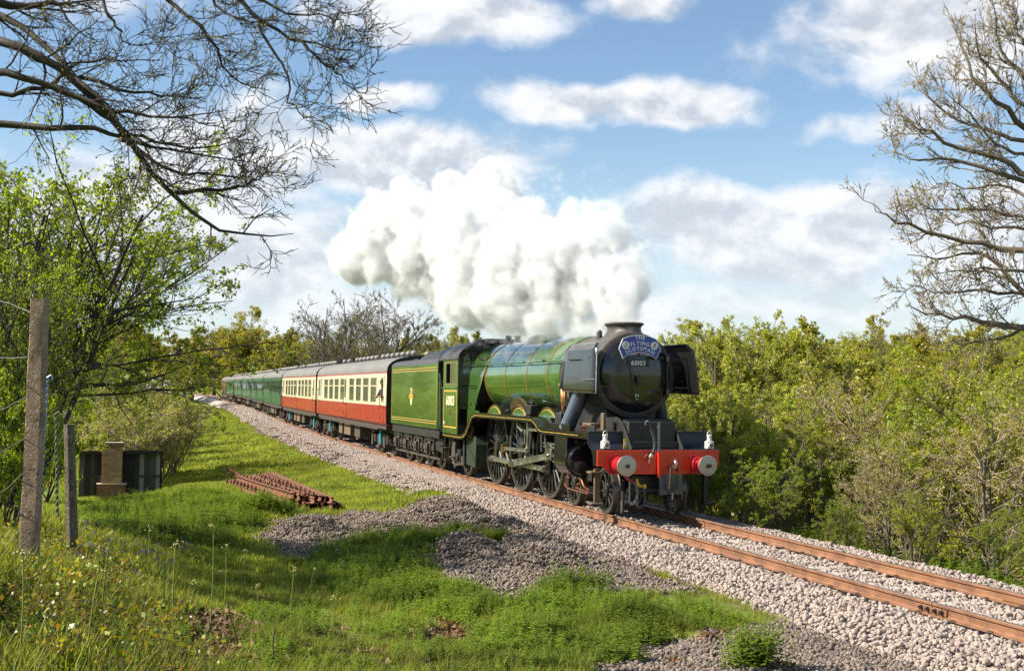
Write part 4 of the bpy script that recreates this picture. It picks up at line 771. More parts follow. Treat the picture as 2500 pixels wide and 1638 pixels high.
for txt, sz, r_, sq_ in (('THE', .115, .745, .95), ('FLYING', .115, .632, .95), ('SCOTSMAN', .115, .52, .92)): hb(lettering(txt, sz, .003, (-.2325, CC[0], 2.80+.02), (0, 1, 0), (0, 0, 1), .16, r_+.035, sq_), 'lettering', 'white')
for s in (-1, 1):
    c_ = (CC[0]+s*.325, 3.475); rd = hb(MB().cyl((-.2345, c_[0], c_[1]), (-.2315, c_[0], c_[1]), .083, n=28), 'emblem', 'white')
    hb(MB().cyl((-.2313, c_[0]+.012, c_[1]+.025), (-.2295, c_[0]+.012, c_[1]+.025), .027, n=12), 'emblem_flower', 'crimson' if s > 0 else 'pipeblue', rd)
    hb(MB().bar((-.2305, c_[0]+.01, c_[1]), (-.2305, c_[0]-.01, c_[1]-.07), .002, .012, (0, 1, 0)).cyl((-.2312, c_[0]-.03, c_[1]-.025), (-.2298, c_[0]-.03, c_[1]-.025), .022, n=8).cyl((-.2312, c_[0]+.035, c_[1]-.03), (-.2298, c_[0]+.035, c_[1]-.03), .02, n=8), 'emblem_leaf', 'green', rd)
hb(MB().bar((-.25, CC[0], 3.33), (-.33, CC[0], 3.25), .04, .02), 'bracket', 'satin')
# --- two headlamps standing on the buffer beam
def headlamp(y, label):
    t_ = empty('headlamp', (.73, y, 1.352), label=label, cat='lamp', group='white headlamps on the buffer beam')
    b = MB().box(-.075, .075, -.07, .07, .012, .165).build('lamp_body', M['lampwhite'], t_, bevel=.008)
    MB().lathe([(0, .052), (.03, .05), (.05, .042), (.10, .042), (.105, .055), (.125, .05), (.135, .02), (.135, 0)], (0, 0, .165), (0, 0, 1), 18).build('lamp_chimney', M['lampwhite'], t_)
    MB().tube([(0, -.045, .22), (0, -.05, .29), (0, -.03, .35), (0, 0, .372), (0, .03, .35), (0, .05, .29), (0, .045, .22)], .008, 6).build('lamp_handle', M['lampwhite'], t_)
    ln = MB().lathe([(0, .056), (.035, .054), (.035, .042), (.02, .04)], (.075, 0, .085), (1, 0, 0), 24, cap=False).build('lens_ring', M['lampwhite'], t_); MB().lathe([(0, .042), (.012, .03), (.016, 0)], (.092, 0, .085), (1, 0, 0), 20).build('lens', M['glassd'], ln)
    MB().box(-.09, .09, -.02, .02, -.016, .012).build('lamp_bracket', M['satin'], t_)
headlamp(-1.11, 'white headlamp above the buffer beside the cylinder'); headlamp(1.17, 'white headlamp above the buffer next to the bushes')
# ------------------------------------------------------------------ tender
tender = empty('tender', (-16, 0, 0), label='green tender with oval crest coupled behind the locomotive cab', cat='tender')
T_ = _Off(tender)
def tp(mb, name, m, parent=None, **k): return T_(mb.build(name, m, parent or tender, **k))
TX0, TX1, TY = -19.62, -12.52, 1.365
body = tp(MB().box(TX0, TX1, -TY, TY, 1.30, 3.30), 'tank_body', M['green'], bevel=.012)
tp(MB().loft([[(x, y, z) for y, z in [(-TY, 3.30), (-TY+.03, 3.38), (-1.22, 3.46), (-.9, 3.52), (0, 3.56), (.9, 3.52), (1.22, 3.46), (TY-.03, 3.38), (TY, 3.30)]] for x in (TX0, TX1)], cap=True), 'tender_top', M['smoke'])
tp(MB().loft([[(x, -math.cos(t)*1.02*k, 3.45+math.sin(t)*.40*k) for t in np.linspace(0, math.pi, 20)] for x, k in ((-18.2, .55), (-17.3, .85), (-16., 1.0), (-13.2, 1.0), (-13.15, .9))], cap=True), 'coal_hood', M['satin'])
tp(MB().box(TX1, TX1+.02, -TY, TY, 1.3, 3.3), 'front_bulkhead', M['cabin']); tp(MB().prism([(-.7, 1.3), (-.7, 3.4), (-.4, 3.62), (.4, 3.62), (.7, 3.4), (.7, 1.3)], TX0-.45, TX0, 'yz'), 'corridor_connection', M['satin'])
for s in (-1, 1):
    for z0 in (1.46, 3.10):
        for dz, m_, h in ((0, 'gold', .016), (.022, 'satin', .04), (.068, 'gold', .016)): tp(MB().box(TX0+.1, TX1-.12, s*TY-.0025 if s > 0 else s*TY-.0025, s*TY+.0025, z0+dz, z0+dz+h), 'tender_lining', M[m_])
    for x in (TX0+.1, TX1-.14): tp(MB().box(x, x+.014, s*TY-.002, s*TY+.002, 1.55, 3.09), 'tender_lining', M['orange'])
    cx, cz = -16.25, 2.27
    cst = tp(MB().lathe([(0, .30), (.004, .30)], (0, 0, 0), (0, s, 0), 32), 'crest', M['gold']); cst.scale = (.5, 1, 1); cst.location = np.array(cst.location)+np.array([cx, s*TY, cz])
    c2 = MB().lathe([(0, .27), (.004, .27)], (0, 0, 0), (0, s, 0), 32).build('crest_field', M['cream_l'], cst); c2.location = (0, s*.003, 0)
    c4 = MB().lathe([(0, .18), (.004, .18)], (0, 0, .06), (0, s, 0), 24).build('crest_lion', M['crimson'], cst); c4.location = (0, s*.006, 0)
    c3 = tp(MB().box(-.30, .30, -.003, .003, -.07, .06), 'crest_band', M['gold']); c3.location = np.array(c3.location)+np.array([cx, s*(TY+.010), cz-.0]); MB().box(-.28, .28, -.003, .003, -.055, .045).build('crest_panel', M['orange'], c3).location = (0, s*.002, 0)
    tp(MB().box(TX0, TX1, s*1.22, s*1.30, 1.02, 1.28).box(TX0, TX1, s*1.1, s*1.16, .62, 1.1), 'tender_frame', M['satin'], bevel=.01)
    tp(MB().cyl((TX1+.16, s*1.33, 1.36), (TX1+.16, s*1.33, 2.75), .02).tube([(TX1, s*1.33, 3.0), (TX1+.12, s*1.33, 2.95), (TX1+.16, s*1.33, 2.8)], .02, 7), 'tender_handrail', M['green'])
    tp(MB().box(TX1, TX1+.12, s*1.25, s*1.34, 1.3, 2.8), 'tender_wing', M['green'])
    for i, x in enumerate((-14.16, -15.76, -17.36, -18.96)):
        put_wheel(NW, x, s*.74, .635, tender, s > 0, .1*i, T_)
        ax = tp(MB().box(x-.17, x+.17, s*1.12, s*1.24, .42, .88).box(x-.13, x+.13, s*1.24, s*1.33, .5, .82).cyl((x, s*1.33, .66), (x, s*1.36, .66), .08), 'axlebox', M['under'], bevel=.015)
        sp = MB()
        for k in range(7): sp.box(x-.55+.06*k, x+.55-.06*k, s*1.2-.045, s*1.2+.045, .905+.022*k, .924+.022*k)
        tp(sp, 'leaf_spring', M['satin'])
        for q in (-.58, .58): tp(MB().cyl((x+q, s*1.2, .58), (x+q, s*1.2, 1.1), .028).cyl((x+q, s*1.2, .62), (x+q, s*1.2, .78), .075, n=12).cyl((x+q, s*1.2, .52), (x+q, s*1.2, .58), .055, .04, n=10).bar((x+q, s*1.2, .95), (x+q*.75, s*1.2, .93), .05, .05), 'spring_hanger', M['under'])
        tp(MB().box(x-.75, x-.68, s*.74-.06, s*.74+.06, .4, .85), 'brake_block', M['under'])
    tp(MB().box(TX0+.2, TX1-.2, s*1.16, s*1.2, .36, .42), 'brake_rigging', M['under'])
    tp(MB().box(TX1-.1, TX1+.25, s*1.05, s*1.32, .40, .43).box(TX1-.1, TX1+.25, s*1.1, s*1.32, .80, .83).bar((TX1+.2, s*1.15, .4), (TX1+.2, s*1.15, 1.25), .03, .06).bar((TX1-.05, s*1.15, .4), (TX1-.05, s*1.15, 1.25), .03, .06), 'tender_steps', M['satin'])
    tp(MB().box(TX0-.1, TX0+.2, s*1.05, s*1.32, .5, .53).bar((TX0, s*1.2, .5), (TX0, s*1.2, 1.25), .03, .06), 'tender_steps', M['satin'])
tp(MB().box(TX0+.1, TX1-.1, -.6, .6, .55, 1.28), 'tender_underframe', M['satin'])
# ------------------------------------------------------------------ coaches
CW = 1.41
def coach_section(k=1.): return [(-CW, 1.19), (-CW-.012, 2.0), (-CW, 3.12)]
def bogie(root, x):
    for xx in (x-1.3, x+1.3):
        for s in (-1, 1):
            put_wheel(CWM, xx, s*.74, .457, root, s > 0, 0, lambda o: o)
    b = MB()
    for s in (-1, 1):
        b.prism([(x-1.75, .50), (x-1.75, .62), (x-.6, .78), (x+.6, .78), (x+1.75, .62), (x+1.75, .5), (x+.8, .42), (x+.5, .3), (x-.5, .3), (x-.8, .42)], s*1.0, s*1.06)
        for xx in (x-1.3, x+1.3):
            b.box(xx-.15, xx+.15, s*1.06, s*1.2, .32, .62)
            for q in (-.28, .28): b.cyl((xx+q, s*1.1, .45), (xx+q, s*1.1, .75), .07, n=8)
        b.box(x-.35, x+.35, s*1.05, s*1.22, .25, .34); b.bar((x-1.7, s*1.12, .75), (x-.9, s*1.12, .95), .04, .06)
        for q in (-.18, .0, .18): b.cyl((x+q, s*1.12, .34), (x+q, s*1.12, .78), .06, n=8)
        b.box(x-1.85, x-1.72, s*.8, s*1.12, .35, .9)
    b.box(x-.9, x+.9, -1.0, 1.0, .5, .8); f = b.build('bogie_frame', M['under'], root)
    return f
CWM = (MB().lathe([(-.065, .40), (-.068, .455), (.055, .46), (.066, .484), (.09, .484), (.09, .40)], (0, 0, 0), (0, 1, 0), 32, cap=False).me('tyre', M['tyre'], 30), MB().lathe([(-.05, .01), (-.06, .12), (-.03, .14), (-.02, .36), (-.05, .41), (.05, .41), (.05, .01)], (0, 0, 0), (0, 1, 0), 28, cap=False).me('wheel_centre', M['under'], 40))
def make_coach(style, L=19.66):
    """coach with its middle at x = 0, front end toward +x"""
    R_ = empty('railway_coach'); h = L/2; Ch = lambda mb, n, m_, par=R_, **k: mb.build(n, M[m_], par, **k)
    two = style == 'red'; lower, upper = ('coachred', 'cream') if two else ('coachgreen', 'coachgreen')
    Ch(MB().loft([[(x, y, z) for y, z in [(-CW+.06, 1.17), (-CW, 1.25), (-CW-.012, 1.55), (-CW-.012, 1.895), (CW+.012, 1.895), (CW+.012, 1.55), (CW, 1.25), (CW-.06, 1.17)]] for x in (-h, h)], True, True), 'lower_panel', lower, smooth=20)
    Ch(MB().loft([[(x, y, z) for y, z in [(-CW-.012, 1.895), (-CW-.008, 2.4), (-CW+.01, 3.08), (CW-.01, 3.08), (CW+.008, 2.4), (CW+.012, 1.895)]] for x in (-h, h)], True, True), 'upper_panel', upper, smooth=20)
    Ch(MB().loft([[(x, y, z) for y, z in [(-CW+.008, 3.08), (-CW+.02, 3.15), (CW-.02, 3.15), (CW-.008, 3.08)]] for x in (-h, h)], True, True), 'cantrail', 'coachred' if two else lower)
    rf = Ch(MB().loft([[(x, -math.cos(t)*(CW-.01), 3.15+math.sin(t)**.8*.61) for t in np.linspace(0, math.pi, 28)] for x in (-h+.02, h-.02)], cap=True), 'roof', 'roof')
    for e in (-1, 1):
        Ch(MB().prism([(-CW+.01, 1.2), (-CW, 3.13)]+[(-math.cos(t)*(CW-.005), 3.16+math.sin(t)**.8*.6) for t in np.linspace(0.05, math.pi-.05, 20)]+[(CW, 3.13), (CW-.01, 1.2)], e*h, e*(h+.025), 'yz'), 'end_panel', 'satin')
        Ch(MB().prism([(-.62, 1.15), (-.62, 3.2), (-.4, 3.45), (.4, 3.45), (.62, 3.2), (.62, 1.15)], e*(h+.025), e*(h+.27), 'yz'), 'gangway', 'satin')
        for s in (-1, 1): Ch(MB().cyl((e*h, s*.87, 1.05), (e*(h+.4), s*.87, 1.05), .06).cyl((e*(h+.38), s*.87, 1.05), (e*(h+.41), s*.87, 1.05), .2, n=20), 'buffer', 'under')
    wx = [-6.31+1.8*k for k in range(4)]+[1.75+1.8*k for k in range(4)]
    for s in (-1, 1):
        Y = lambda z: s*(CW+.010) if z < 2.4 else s*(CW+.004)
        sp = (wx if two else [-8.3+1.66*k for k in range(11)])
        for x in sp:
            w_, z0, z1 = (.65, 1.965, 2.97) if two else (.56, 2.05, 2.92)
            fr = MB(); y0, y1 = sorted((s*(CW-.02), s*(CW+.021)))
            for q in ((x-w_, x-w_+.04, z0, z1), (x+w_-.04, x+w_, z0, z1), (x-w_+.04, x+w_-.04, z0, z0+.04), (x-w_+.04, x+w_-.04, z1-.04, z1), (x-w_+.04, x+w_-.04, 2.60, 2.64)): fr.box(q[0], q[1], y0, y1, q[2], q[3])
            wn = Ch(fr, 'window', upper)
            Ch(MB().box(x-w_+.04, x+w_-.04, *sorted((s*(CW-.01), s*(CW+.014))), z0+.04, z1-.04), 'pane', 'coachglass' if two else 'glassd', wn)
            for q in (-.22, .22): Ch(MB().box(x+q-.008, x+q+.008, *sorted((s*(CW+.014), s*(CW+.018))), 2.64, z1-.04), 'ventilator_bar', 'vent', wn)
        for x in ((-9.35+.55, -.05+.0, 9.05) if two else (-9.3, 0., 9.3)):
            dr = Ch(MB().box(x-.36, x+.36, *sorted((s*(CW+.0), s*(CW+.018))), 1.27, 1.893), 'door', lower); Ch(MB().box(x-.36, x+.36, *sorted((s*(CW-.0), s*(CW+.017))), 1.897, 3.03), 'door_upper', upper, dr)
            Ch(MB().box(x-.20, x+.20, *sorted((s*(CW+.01), s*(CW+.022))), 2.1, 2.92), 'droplight', 'glassd', dr)
            Ch(MB().box(x+.27, x+.33, *sorted((s*(CW+.018), s*(CW+.05))), 1.80, 1.84).cyl((x-.42, s*(CW+.04), 1.9), (x-.42, s*(CW+.04), 2.5), .012, n=6), 'door_handle', 'satin', dr)
            for z in (1.4, 1.85, 2.4): Ch(MB().box(x-.38, x-.32, *sorted((s*(CW+.015), s*(CW+.04))), z, z+.07), 'door_hinge', 'satin', dr)
        if two:
            x = -8.35; Ch(MB().box(x-.28, x+.28, *sorted((s*(CW-.01), s*(CW+.014))), 2.1, 2.97), 'frosted_pane', 'vent')
        Ch(MB().box(-h+.3, h-.3, s*1.28, s*1.34, 1.02, 1.14).box(-h+1.5, h-1.5, s*1.36, s*1.45, .98, 1.02), 'solebar', 'under')
        for x, w2 in ((-2.6, .5), (-.6, .9), (2.2, .7)):
            Ch(MB().box(x-w2, x+w2, s*.75, s*1.22, .45, .98), 'battery_box', 'grimebrown' if x != 2.2 else 'under', bevel=.01)
        for x in (-6.1, 6.1+1.6): Ch(MB().cyl((x, s*1.2, .42), (x, s*1.2, .92), .055, n=10), 'damper', 'turq' if two else 'under')
    for k, x in enumerate(np.concatenate([np.arange(6)*1.05+3.2, np.arange(6)*1.05-3.6, [-6.0, -7.6, 9.4]])):
        for y in ((-.32,) if k % 5 else (-.32, .4)):
            Ch(MB().cyl((x, y, 3.70), (x, y, 3.80), .06, n=10).ball((x, y, 3.85), .125, 12, 8, (1, 1, .85)), 'roof_ventilator', 'vent', rf)
    Ch(MB().box(-h+.2, h-.2, -1.0, 1.0, .85, 1.17), 'underframe', 'under')
    for x in (-7.1, 7.1): bogie(R_, x)
    return R_
def on_line(o, xmid, L=19.66):
    a, b_ = xmid+L*.36, xmid-L*.36; ya, yb = float(yc(a)), float(yc(b_)); za, zb = float(zt(a)), float(zt(b_))
    o.location = (xmid, (ya+yb)/2, (za+zb)/2); o.rotation_euler = (0, -math.atan2(za-zb, a-b_), math.atan2(ya-yb, a-b_))
red = make_coach('red'); grn = make_coach('green'); X0 = -20.42
PITCHX = 20.24
rows = [(red, 'crimson and cream coach coupled directly behind the green tender'), (None, 'crimson and cream coach between the first coach and the green coaches'),
        (grn, 'green coach coupled next to the crimson and cream coaches'), (None, 'second green coach along the train from the crimson coaches'), (None, 'third green coach along the train from the crimson coaches'),
        (None, 'fourth green coach along the train from the crimson coaches'), (None, 'last green coach, coupled to the small brown locomotive')]
for i, (o, lb) in enumerate(rows):
    if o is None: o = copy_tree(red if i < 2 else grn)
    on_line(o, X0-9.83-PITCHX*i); tag(o, lb, 'coach', 'coaches of the train')
# small brown locomotive at the tail
tail = empty('brown_locomotive', label='small brown locomotive at the far tail of the train', cat='locomotive'); xm = X0-PITCHX*7-7.6; on_line(tail, xm, 15)
def tl(mb, n, m_, par=tail, **k): return mb.build(n, M[m_], par, **k)
tl(MB().box(-7.3, 7.3, -1.36, 1.36, 1.15, 3.0), 'body', 'brown', bevel=.1); tl(MB().loft([[(x, -math.cos(t)*1.34, 2.98+math.sin(t)*.75) for t in np.linspace(0, math.pi, 18)] for x in (-7.2, 7.2)], cap=True), 'roof', 'roof')
for s in (-1, 1):
    for x in (-6.4, -3.4, 0, 3.4, 6.4): w_ = tl(MB().box(x-.5, x+.5, s*1.36-.015, s*1.36+.015, 2.15, 2.8), 'window', 'glassd')
    tl(MB().box(-7.3, 7.3, s*1.36-.02, s*1.36+.02, 1.95, 2.03), 'waist_band', 'grimebrown')
for e in (-1, 1):
    for y in (-.7, .7): tl(MB().box(e*7.3-.02, e*7.3+.02, y-.4, y+.4, 2.2, 2.85), 'window', 'glassd')
tl(MB().box(-7, 7, -1.1, 1.1, .5, 1.15), 'underframe', 'under')
for x in (-4.5, 4.5): bogie(tail, x)
# ------------------------------------------------------------------ people leaning out
def person(loc, rz, coat, hat, label, lean=.35):
    root = empty('person', loc, rz, label=label, cat='person')
    # upper body through the window: one skinned figure from hips to crown, arms resting on the sill
    v = [(0, 0, -.55), (0, 0, -.2), (lean*.5, 0, .1), (lean*.75, 0, .32), (lean*.85, 0, .42), (lean*1.0, 0, .50), (lean*1.08, 0, .64),
         (lean*.7, .19, .28), (lean*1.1, .26, .05), (lean*1.6, .14, .06), (lean*1.75, .10, .08), (lean*.7, -.19, .28), (lean*1.1, -.26, .05), (lean*1.6, -.14, .06), (lean*1.75, -.10, .08)]
    e = [(0, 1), (1, 2), (2, 3), (3, 4), (4, 5), (5, 6), (3, 7), (7, 8), (8, 9), (9, 10), (3, 11), (11, 12), (12, 13), (13, 14)]
    r = [(.17, .14), (.16, .12), (.19, .13), (.15, .11), (.06, .06), (.085, .085), (.075, .08), (.07, .07), (.055, .055), (.042, .042), (.035, .035), (.07, .07), (.055, .055), (.042, .042), (.035, .035)]
    me = bpy.data.meshes.new('body'); me.from_pydata(v, e, []); o = link('body', me, root); md = o.modifiers.new('skin', 'SKIN')
    for k, q in enumerate(me.skin_vertices[0].data): q.radius = r[k]; q.use_root = (k == 0)
    o.modifiers.new('sub', 'SUBSURF').render_levels = 2; me.materials.append(M[coat])
    hx = lean*1.04
    MB().ball((hx+.01, 0, .58), .098, 14, 10, (.95, .82, 1.2)).ball((hx+.105, 0, .565), .018, 6, 5).ball((hx, .083, .575), .022, 6, 5, (.6, .4, 1)).ball((hx, -.083, .575), .022, 6, 5, (.6, .4, 1)).build('head', M['skin'], root)
    MB().lathe([(0, .102), (.05, .098), (.09, .07), (.10, 0)], (hx-.005, 0, .61), (0, 0, 1), 18).box(hx+.05, hx+.16, -.06, .06, .605, .617).build('cap', M[hat], root)
    for s in (-1, 1):
        hm = MB().ball((lean*1.78, s*.10, .085), .045, 8, 6, (1.1, .8, .6))
        for k in range(4): y = s*.10+(k-1.5)*.019; hm.tube([(lean*1.78+.03, y, .09), (lean*1.78+.075, y, .085), (lean*1.78+.085+.006*(k % 2), y, .055)], .0085, 5)
        hm.tube([(lean*1.78, s*.07, .085), (lean*1.78+.04, s*.045, .08), (lean*1.78+.06, s*.045, .07)], .01, 5).build('hand', M['skin'], root)
    return root
p_ = at_y(929, 954, -1.43); person((p_[0]+.05, -1.16, 2.16), rad(-60), 'cloth', 'cloth', 'person in a dark coat leaning out of the first coach window', .26)
p_ = at_y(1093, 930, -1.30); person((-11.27, -.86, 2.42), rad(-90), 'blueoverall', 'cloth', 'person in blue overalls at the locomotive cab window', .22)
# ------------------------------------------------------------------ platelayers' hut with brick chimney
hp_ = at_d(292, 1222, 39.); HR = math.atan2(cr[1], cr[0]); HZ = float(hp_[2])-.12; HB = HR+math.atan((1250-292)/FOC)
hut = empty('hut', (hp_[0], hp_[1], HZ), HB, label='small derelict timber hut with brick chimney beside the trees', cat='hut')
MPL = [mat('weathered plank %d' % i, c, .85, 0, .35, 3., .3, 30., streak=(6, 6, .6)) for i, c in enumerate([(.020, .019, .018), (.075, .075, .068), (.035, .033, .03), (.24, .23, .20), (.05, .048, .042)])]
rp_ = np.random.default_rng(21); x = -1.25; k = 0
plm = {}
for yy in (0., 1.9):
    x = -1.25
    while x < 1.2:
        w_ = rp_.uniform(.13, .19); o = MB().box(x, x+w_-.008, yy-.02+rp_.uniform(-.006, .006), yy+.02, .0, 1.62+rp_.uniform(-.02, .02)).build('plank', MPL[int(rp_.choice([0, 0, 1, 2, 3, 1, 4]))], hut); x += w_
for xx in (-1.25, 1.18):
    y = .02
    while y < 1.86: w_ = rp_.uniform(.15, .2); MB().box(xx, xx+.035, y, min(y+w_-.008, 1.88), 0, 1.62).build('plank', MPL[int(rp_.integers(0, 5))], hut); y += w_
MB().box(-1.2, 1.17, .03, 1.86, -.1, .05).build('hut_floor', MPL[0], hut); MB().box(-1.2, 1.17, .022, .03, 0, 1.6).build('wall_lining', MPL[0], hut)
MB().box(.42, 1.2, -.05, -.022, .86, .93).box(.42, 1.2, -.05, -.022, .02, .09).build('door_ledge', MPL[4], hut); MB().box(-1.22, -.62, -.05, -.022, .88, .95).build('door_ledge', MPL[2], hut); MB().box(-.66, -.58, -.05, -.022, 0, .95).build('door_post', MPL[4], hut)
MB().add([(-1.36, -.22, 1.62), (1.30, -.22, 1.62), (1.30, 2.1, 1.50), (-1.36, 2.1, 1.50), (-1.36, -.22, 1.72), (1.30, -.22, 1.72), (1.30, 2.1, 1.60), (-1.36, 2.1, 1.60)], [(3, 2, 1, 0), (4, 5, 6, 7), (0, 1, 5, 4), (1, 2, 6, 5), (2, 3, 7, 6), (3, 0, 4, 7)]).build('roof', mat('tarred felt', (.014, .013, .012), .7, 0, .4, 4., .3, 30.), hut)
# chimney of single bricks
MBR = [mat('brick %d' % i, c, .85, 0, .25, 14., .2, 40.) for i, c in enumerate([(.40, .22, .10), (.46, .27, .12), (.33, .16, .085), (.36, .20, .11)])]; MBD = [mat('dark brick %d' % i, c, .85, 0, .3, 14., .2, 40.) for i, c in enumerate([(.20, .085, .05), (.15, .07, .05), (.24, .10, .055)])]
MORT = mat('mortar', (.46, .40, .31), .95, 0, .2, 20.)
chim = empty('chimney', (-.26, -.02, 0), parent=hut); BL, BH, BT = .205, .062, .10
bmesh_ = {}
def bk(m_, L): 
    key = (m_.name, L)
    if key not in bmesh_: bmesh_[key] = MB().box(-L/2, L/2, -BT/2, BT/2, -BH/2, BH/2).me('brick', m_)
    return bmesh_[key]
def stack(w_, dep, z0, n, ms, seed):
    r = np.random.default_rng(seed); p = BH+.011
    for i in range(n):
        z = z0+p*(i+.5)
        for face, L, ang, off in ((0, w_, 0, -dep), (1, dep-BT, math.pi/2, w_/2-BT/2), (2, dep-BT, math.pi/2, -w_/2+BT/2)):
            nb = max(1, round(L/(BL+.011))); bl = L/nb; sh = (bl/2 if (i % 2 and face == 0) else 0.)
            segs = [(-L/2+bl*k, bl) for k in range(nb)] if not sh else [(-L/2, bl/2)]+[(-L/2+bl/2+bl*k, bl) for k in range(nb-1)]+[(L/2-bl/2, bl/2)]
            for a, l_ in segs:
                b = link('brick', bk(ms[int(r.integers(0, len(ms)))], round(l_-.011, 3)), chim); c = a+l_/2; j = r.uniform(-.004, .004)
                b.location = (c, -dep+BT/2+j, z) if face == 0 else (off+j, -dep/2+BT/2+c, z); b.rotation_euler = (0, 0, ang)
    MB().box(-w_/2+.012, w_/2-.012, -dep+.012, -.03, z0, z0+p*n-.004).build('mortar_core', MORT, chim)
stack(.86, .50, -.05, 10, MBD, 1); stack(.62, .44, .68, 16, MBR, 2); stack(.70, .48, 1.85, 2, MBD, 3)
MB().box(-.45, .45, -.52, -.02, .675, .70).build('shoulder', MORT, chim)
# ------------------------------------------------------------------ fence posts, stake, wires
def post(name, u, vb, vt, d, w_, label, m_, cat='post', round_=False, lean=0.):
    a = at_d(u[0], vb, d); b = at_d(u[1], vt, d); h = b[2]-a[2]; R_ = empty(name, (a[0], a[1], a[2]-.25), HR, label=label, cat=cat); lx = (b-a)@np.array([cr[0], cr[1], 0])
    rings = []; r = np.random.default_rng(int(u[0]))
    for k in np.linspace(0, 1, 14):
        q = w_*(1-.12*k)/2; j = r.uniform(-.004, .004, 8)
        if round_: rings.append([(lx*k+math.cos(t)*q*(1+.05*math.sin(3*t+k*5)), math.sin(t)*q, (h+.25)*k) for t in np.arange(8)*math.pi/4])
        else: rings.append([(lx*k+x_*q+j[i], y_*q+j[-i-1], (h+.25)*k) for i, (x_, y_) in enumerate([(-.9, -1), (.9, -1), (1, -.9), (1, .9), (.9, 1), (-.9, 1), (-1, .9), (-1, -.9)])])
    MB().loft(rings, True, True).build(name+'_shaft', m_, R_, smooth=30); return R_
def lichen_mat(name, base, spots, white, sc_=1.):
    m = mat(name, base, .92, 0, .3, 9., .5, 60., col2=spots, c2range=(.50, .60)); t = NT(m.node_tree); b = t.n['Principled BSDF']; src = b.inputs['Base Color'].links[0].from_socket
    tcn = t.new('ShaderNodeTexCoord').outputs['Object']; c = t.mix(t.ramp(t.noise(tcn, 34.*sc_, 3., .7, dist=.6), .56, .63), src, white); c = t.mix(t.ramp(t.noise(tcn, 3., 4., .7), .5, .72, 0., .7), c, (.05, .042, .025)); t.put(b.inputs['Base Color'], c); return m
MPOST = lichen_mat('lichened concrete', (.24, .16, .105), (.14, .09, .055), (.36, .31, .23))
MPOST2 = lichen_mat('mossy post', (.12, .09, .06), (.06, .05, .025), (.22, .21, .16))
post('concrete_post', (72, 88), 1322, 727, 9., .118, 'tall lichen covered concrete fence post beside the leafy trees', MPOST)
post('old_fence_post', (178, 165), 1275, 1036, 12.5, .125, 'short mossy fence post standing behind the tall concrete post', MPOST2, round_=True)
def twist(u0, v0, u1, v1, d, label, m_):
    a, b = at_d(u0, v0, d), at_d(u1, v1, d); R_ = empty('metal_stake', tuple(a), label=label, cat='stake'); n = 60; L = np.linalg.norm(b-a)
    P1 = [(b-a)*k+np.array([math.cos(k*L*55), math.sin(k*L*55), 0])*.008 for k in np.linspace(0, 1, n)]; P2 = [(b-a)*k-np.array([math.cos(k*L*55), math.sin(k*L*55), 0])*.008 for k in np.linspace(0, 1, n)]
    MB().tube(P1, .008, 6).tube(P2, .008, 6).build('twisted_shaft', m_, R_); MB().tube([b-a+np.array([0, 0, .0]), b-a+cr*.03+np.array([0, 0, .02]), b-a+cr*.05-np.array([0, 0, .01])], .008, 6).build('hook', m_, R_)
twist(97, 1240, 115, 922, 10., 'twisted blue grey metal stake beside the concrete post', mat('galvanised blue', (.22, .29, .40), .45, .5, .2, 20.))
twist(140, 1255, 136, 1010, 11., 'green weathered twisted stake before the short post', mat('mossy metal', (.14, .17, .10), .7, .2, .3, 20.))
MW = mat('old wire', (.25, .24, .22), .5, .7, .2)
for pts, lab in (([(-40, 725), (20, 740), (75, 762)], 'fence wire tied near the top of the concrete post'), ([(-40, 872), (30, 874), (66, 872)], 'fence wire at half height of the concrete post'), ([(-40, 1010), (10, 998), (64, 968)], 'slack fence wire below the middle of the post'), ([(-40, 1130), (10, 1100), (60, 1070)], 'rising fence wire low on the concrete post'), ([(-40, 1225), (20, 1190), (55, 1155)], 'lowest fence wire beside the foot of the post')):
    P_ = [at_d(u, v, 9.-.15*i) for i, (u, v) in enumerate(pts)]; o = MB().tube(P_, .0035, 5).build('fence_wire', MW); tag(o, lab, 'wire', 'wires on the concrete post')
# ------------------------------------------------------------------ pile of old rails
def oldrail(a, b, tw, lab):
    a = np.array(a, float); b = np.array(b, float); L = np.linalg.norm(b-a); d = (b-a)/L; s = np.cross(d, [0, 0, 1]); s /= np.linalg.norm(s); u_ = np.cross(s, d)
    P_ = [(x*math.cos(tw)-(z+.08)*math.sin(tw), x*math.sin(tw)+(z+.08)*math.cos(tw)) for x, z in RAILP]
    o = MB().loft([[tuple(p-a+s*x+u_*z) for x, z in P_] for p in (a, a*.5+b*.5+np.array([0, 0, -.015]), b)], True, True).build('old_rail', M['oldrust']); o.location = tuple(a); tag(o, lab, 'rail', 'rusty rails stacked on the grass'); return d, s
rp_ = np.random.default_rng(5)
N0, N1, F0, F1 = np.array([-8.2, -6.35]), np.array([-7.0, -5.15]), np.array([-17.6, -7.15]), np.array([-19.2, -5.25]); nr = 11
ORD = ['first', 'second', 'third', 'fourth', 'fifth', 'sixth', 'seventh', 'eighth', 'ninth', 'tenth', 'eleventh', 'twelfth', 'thirteenth']
nr = 13
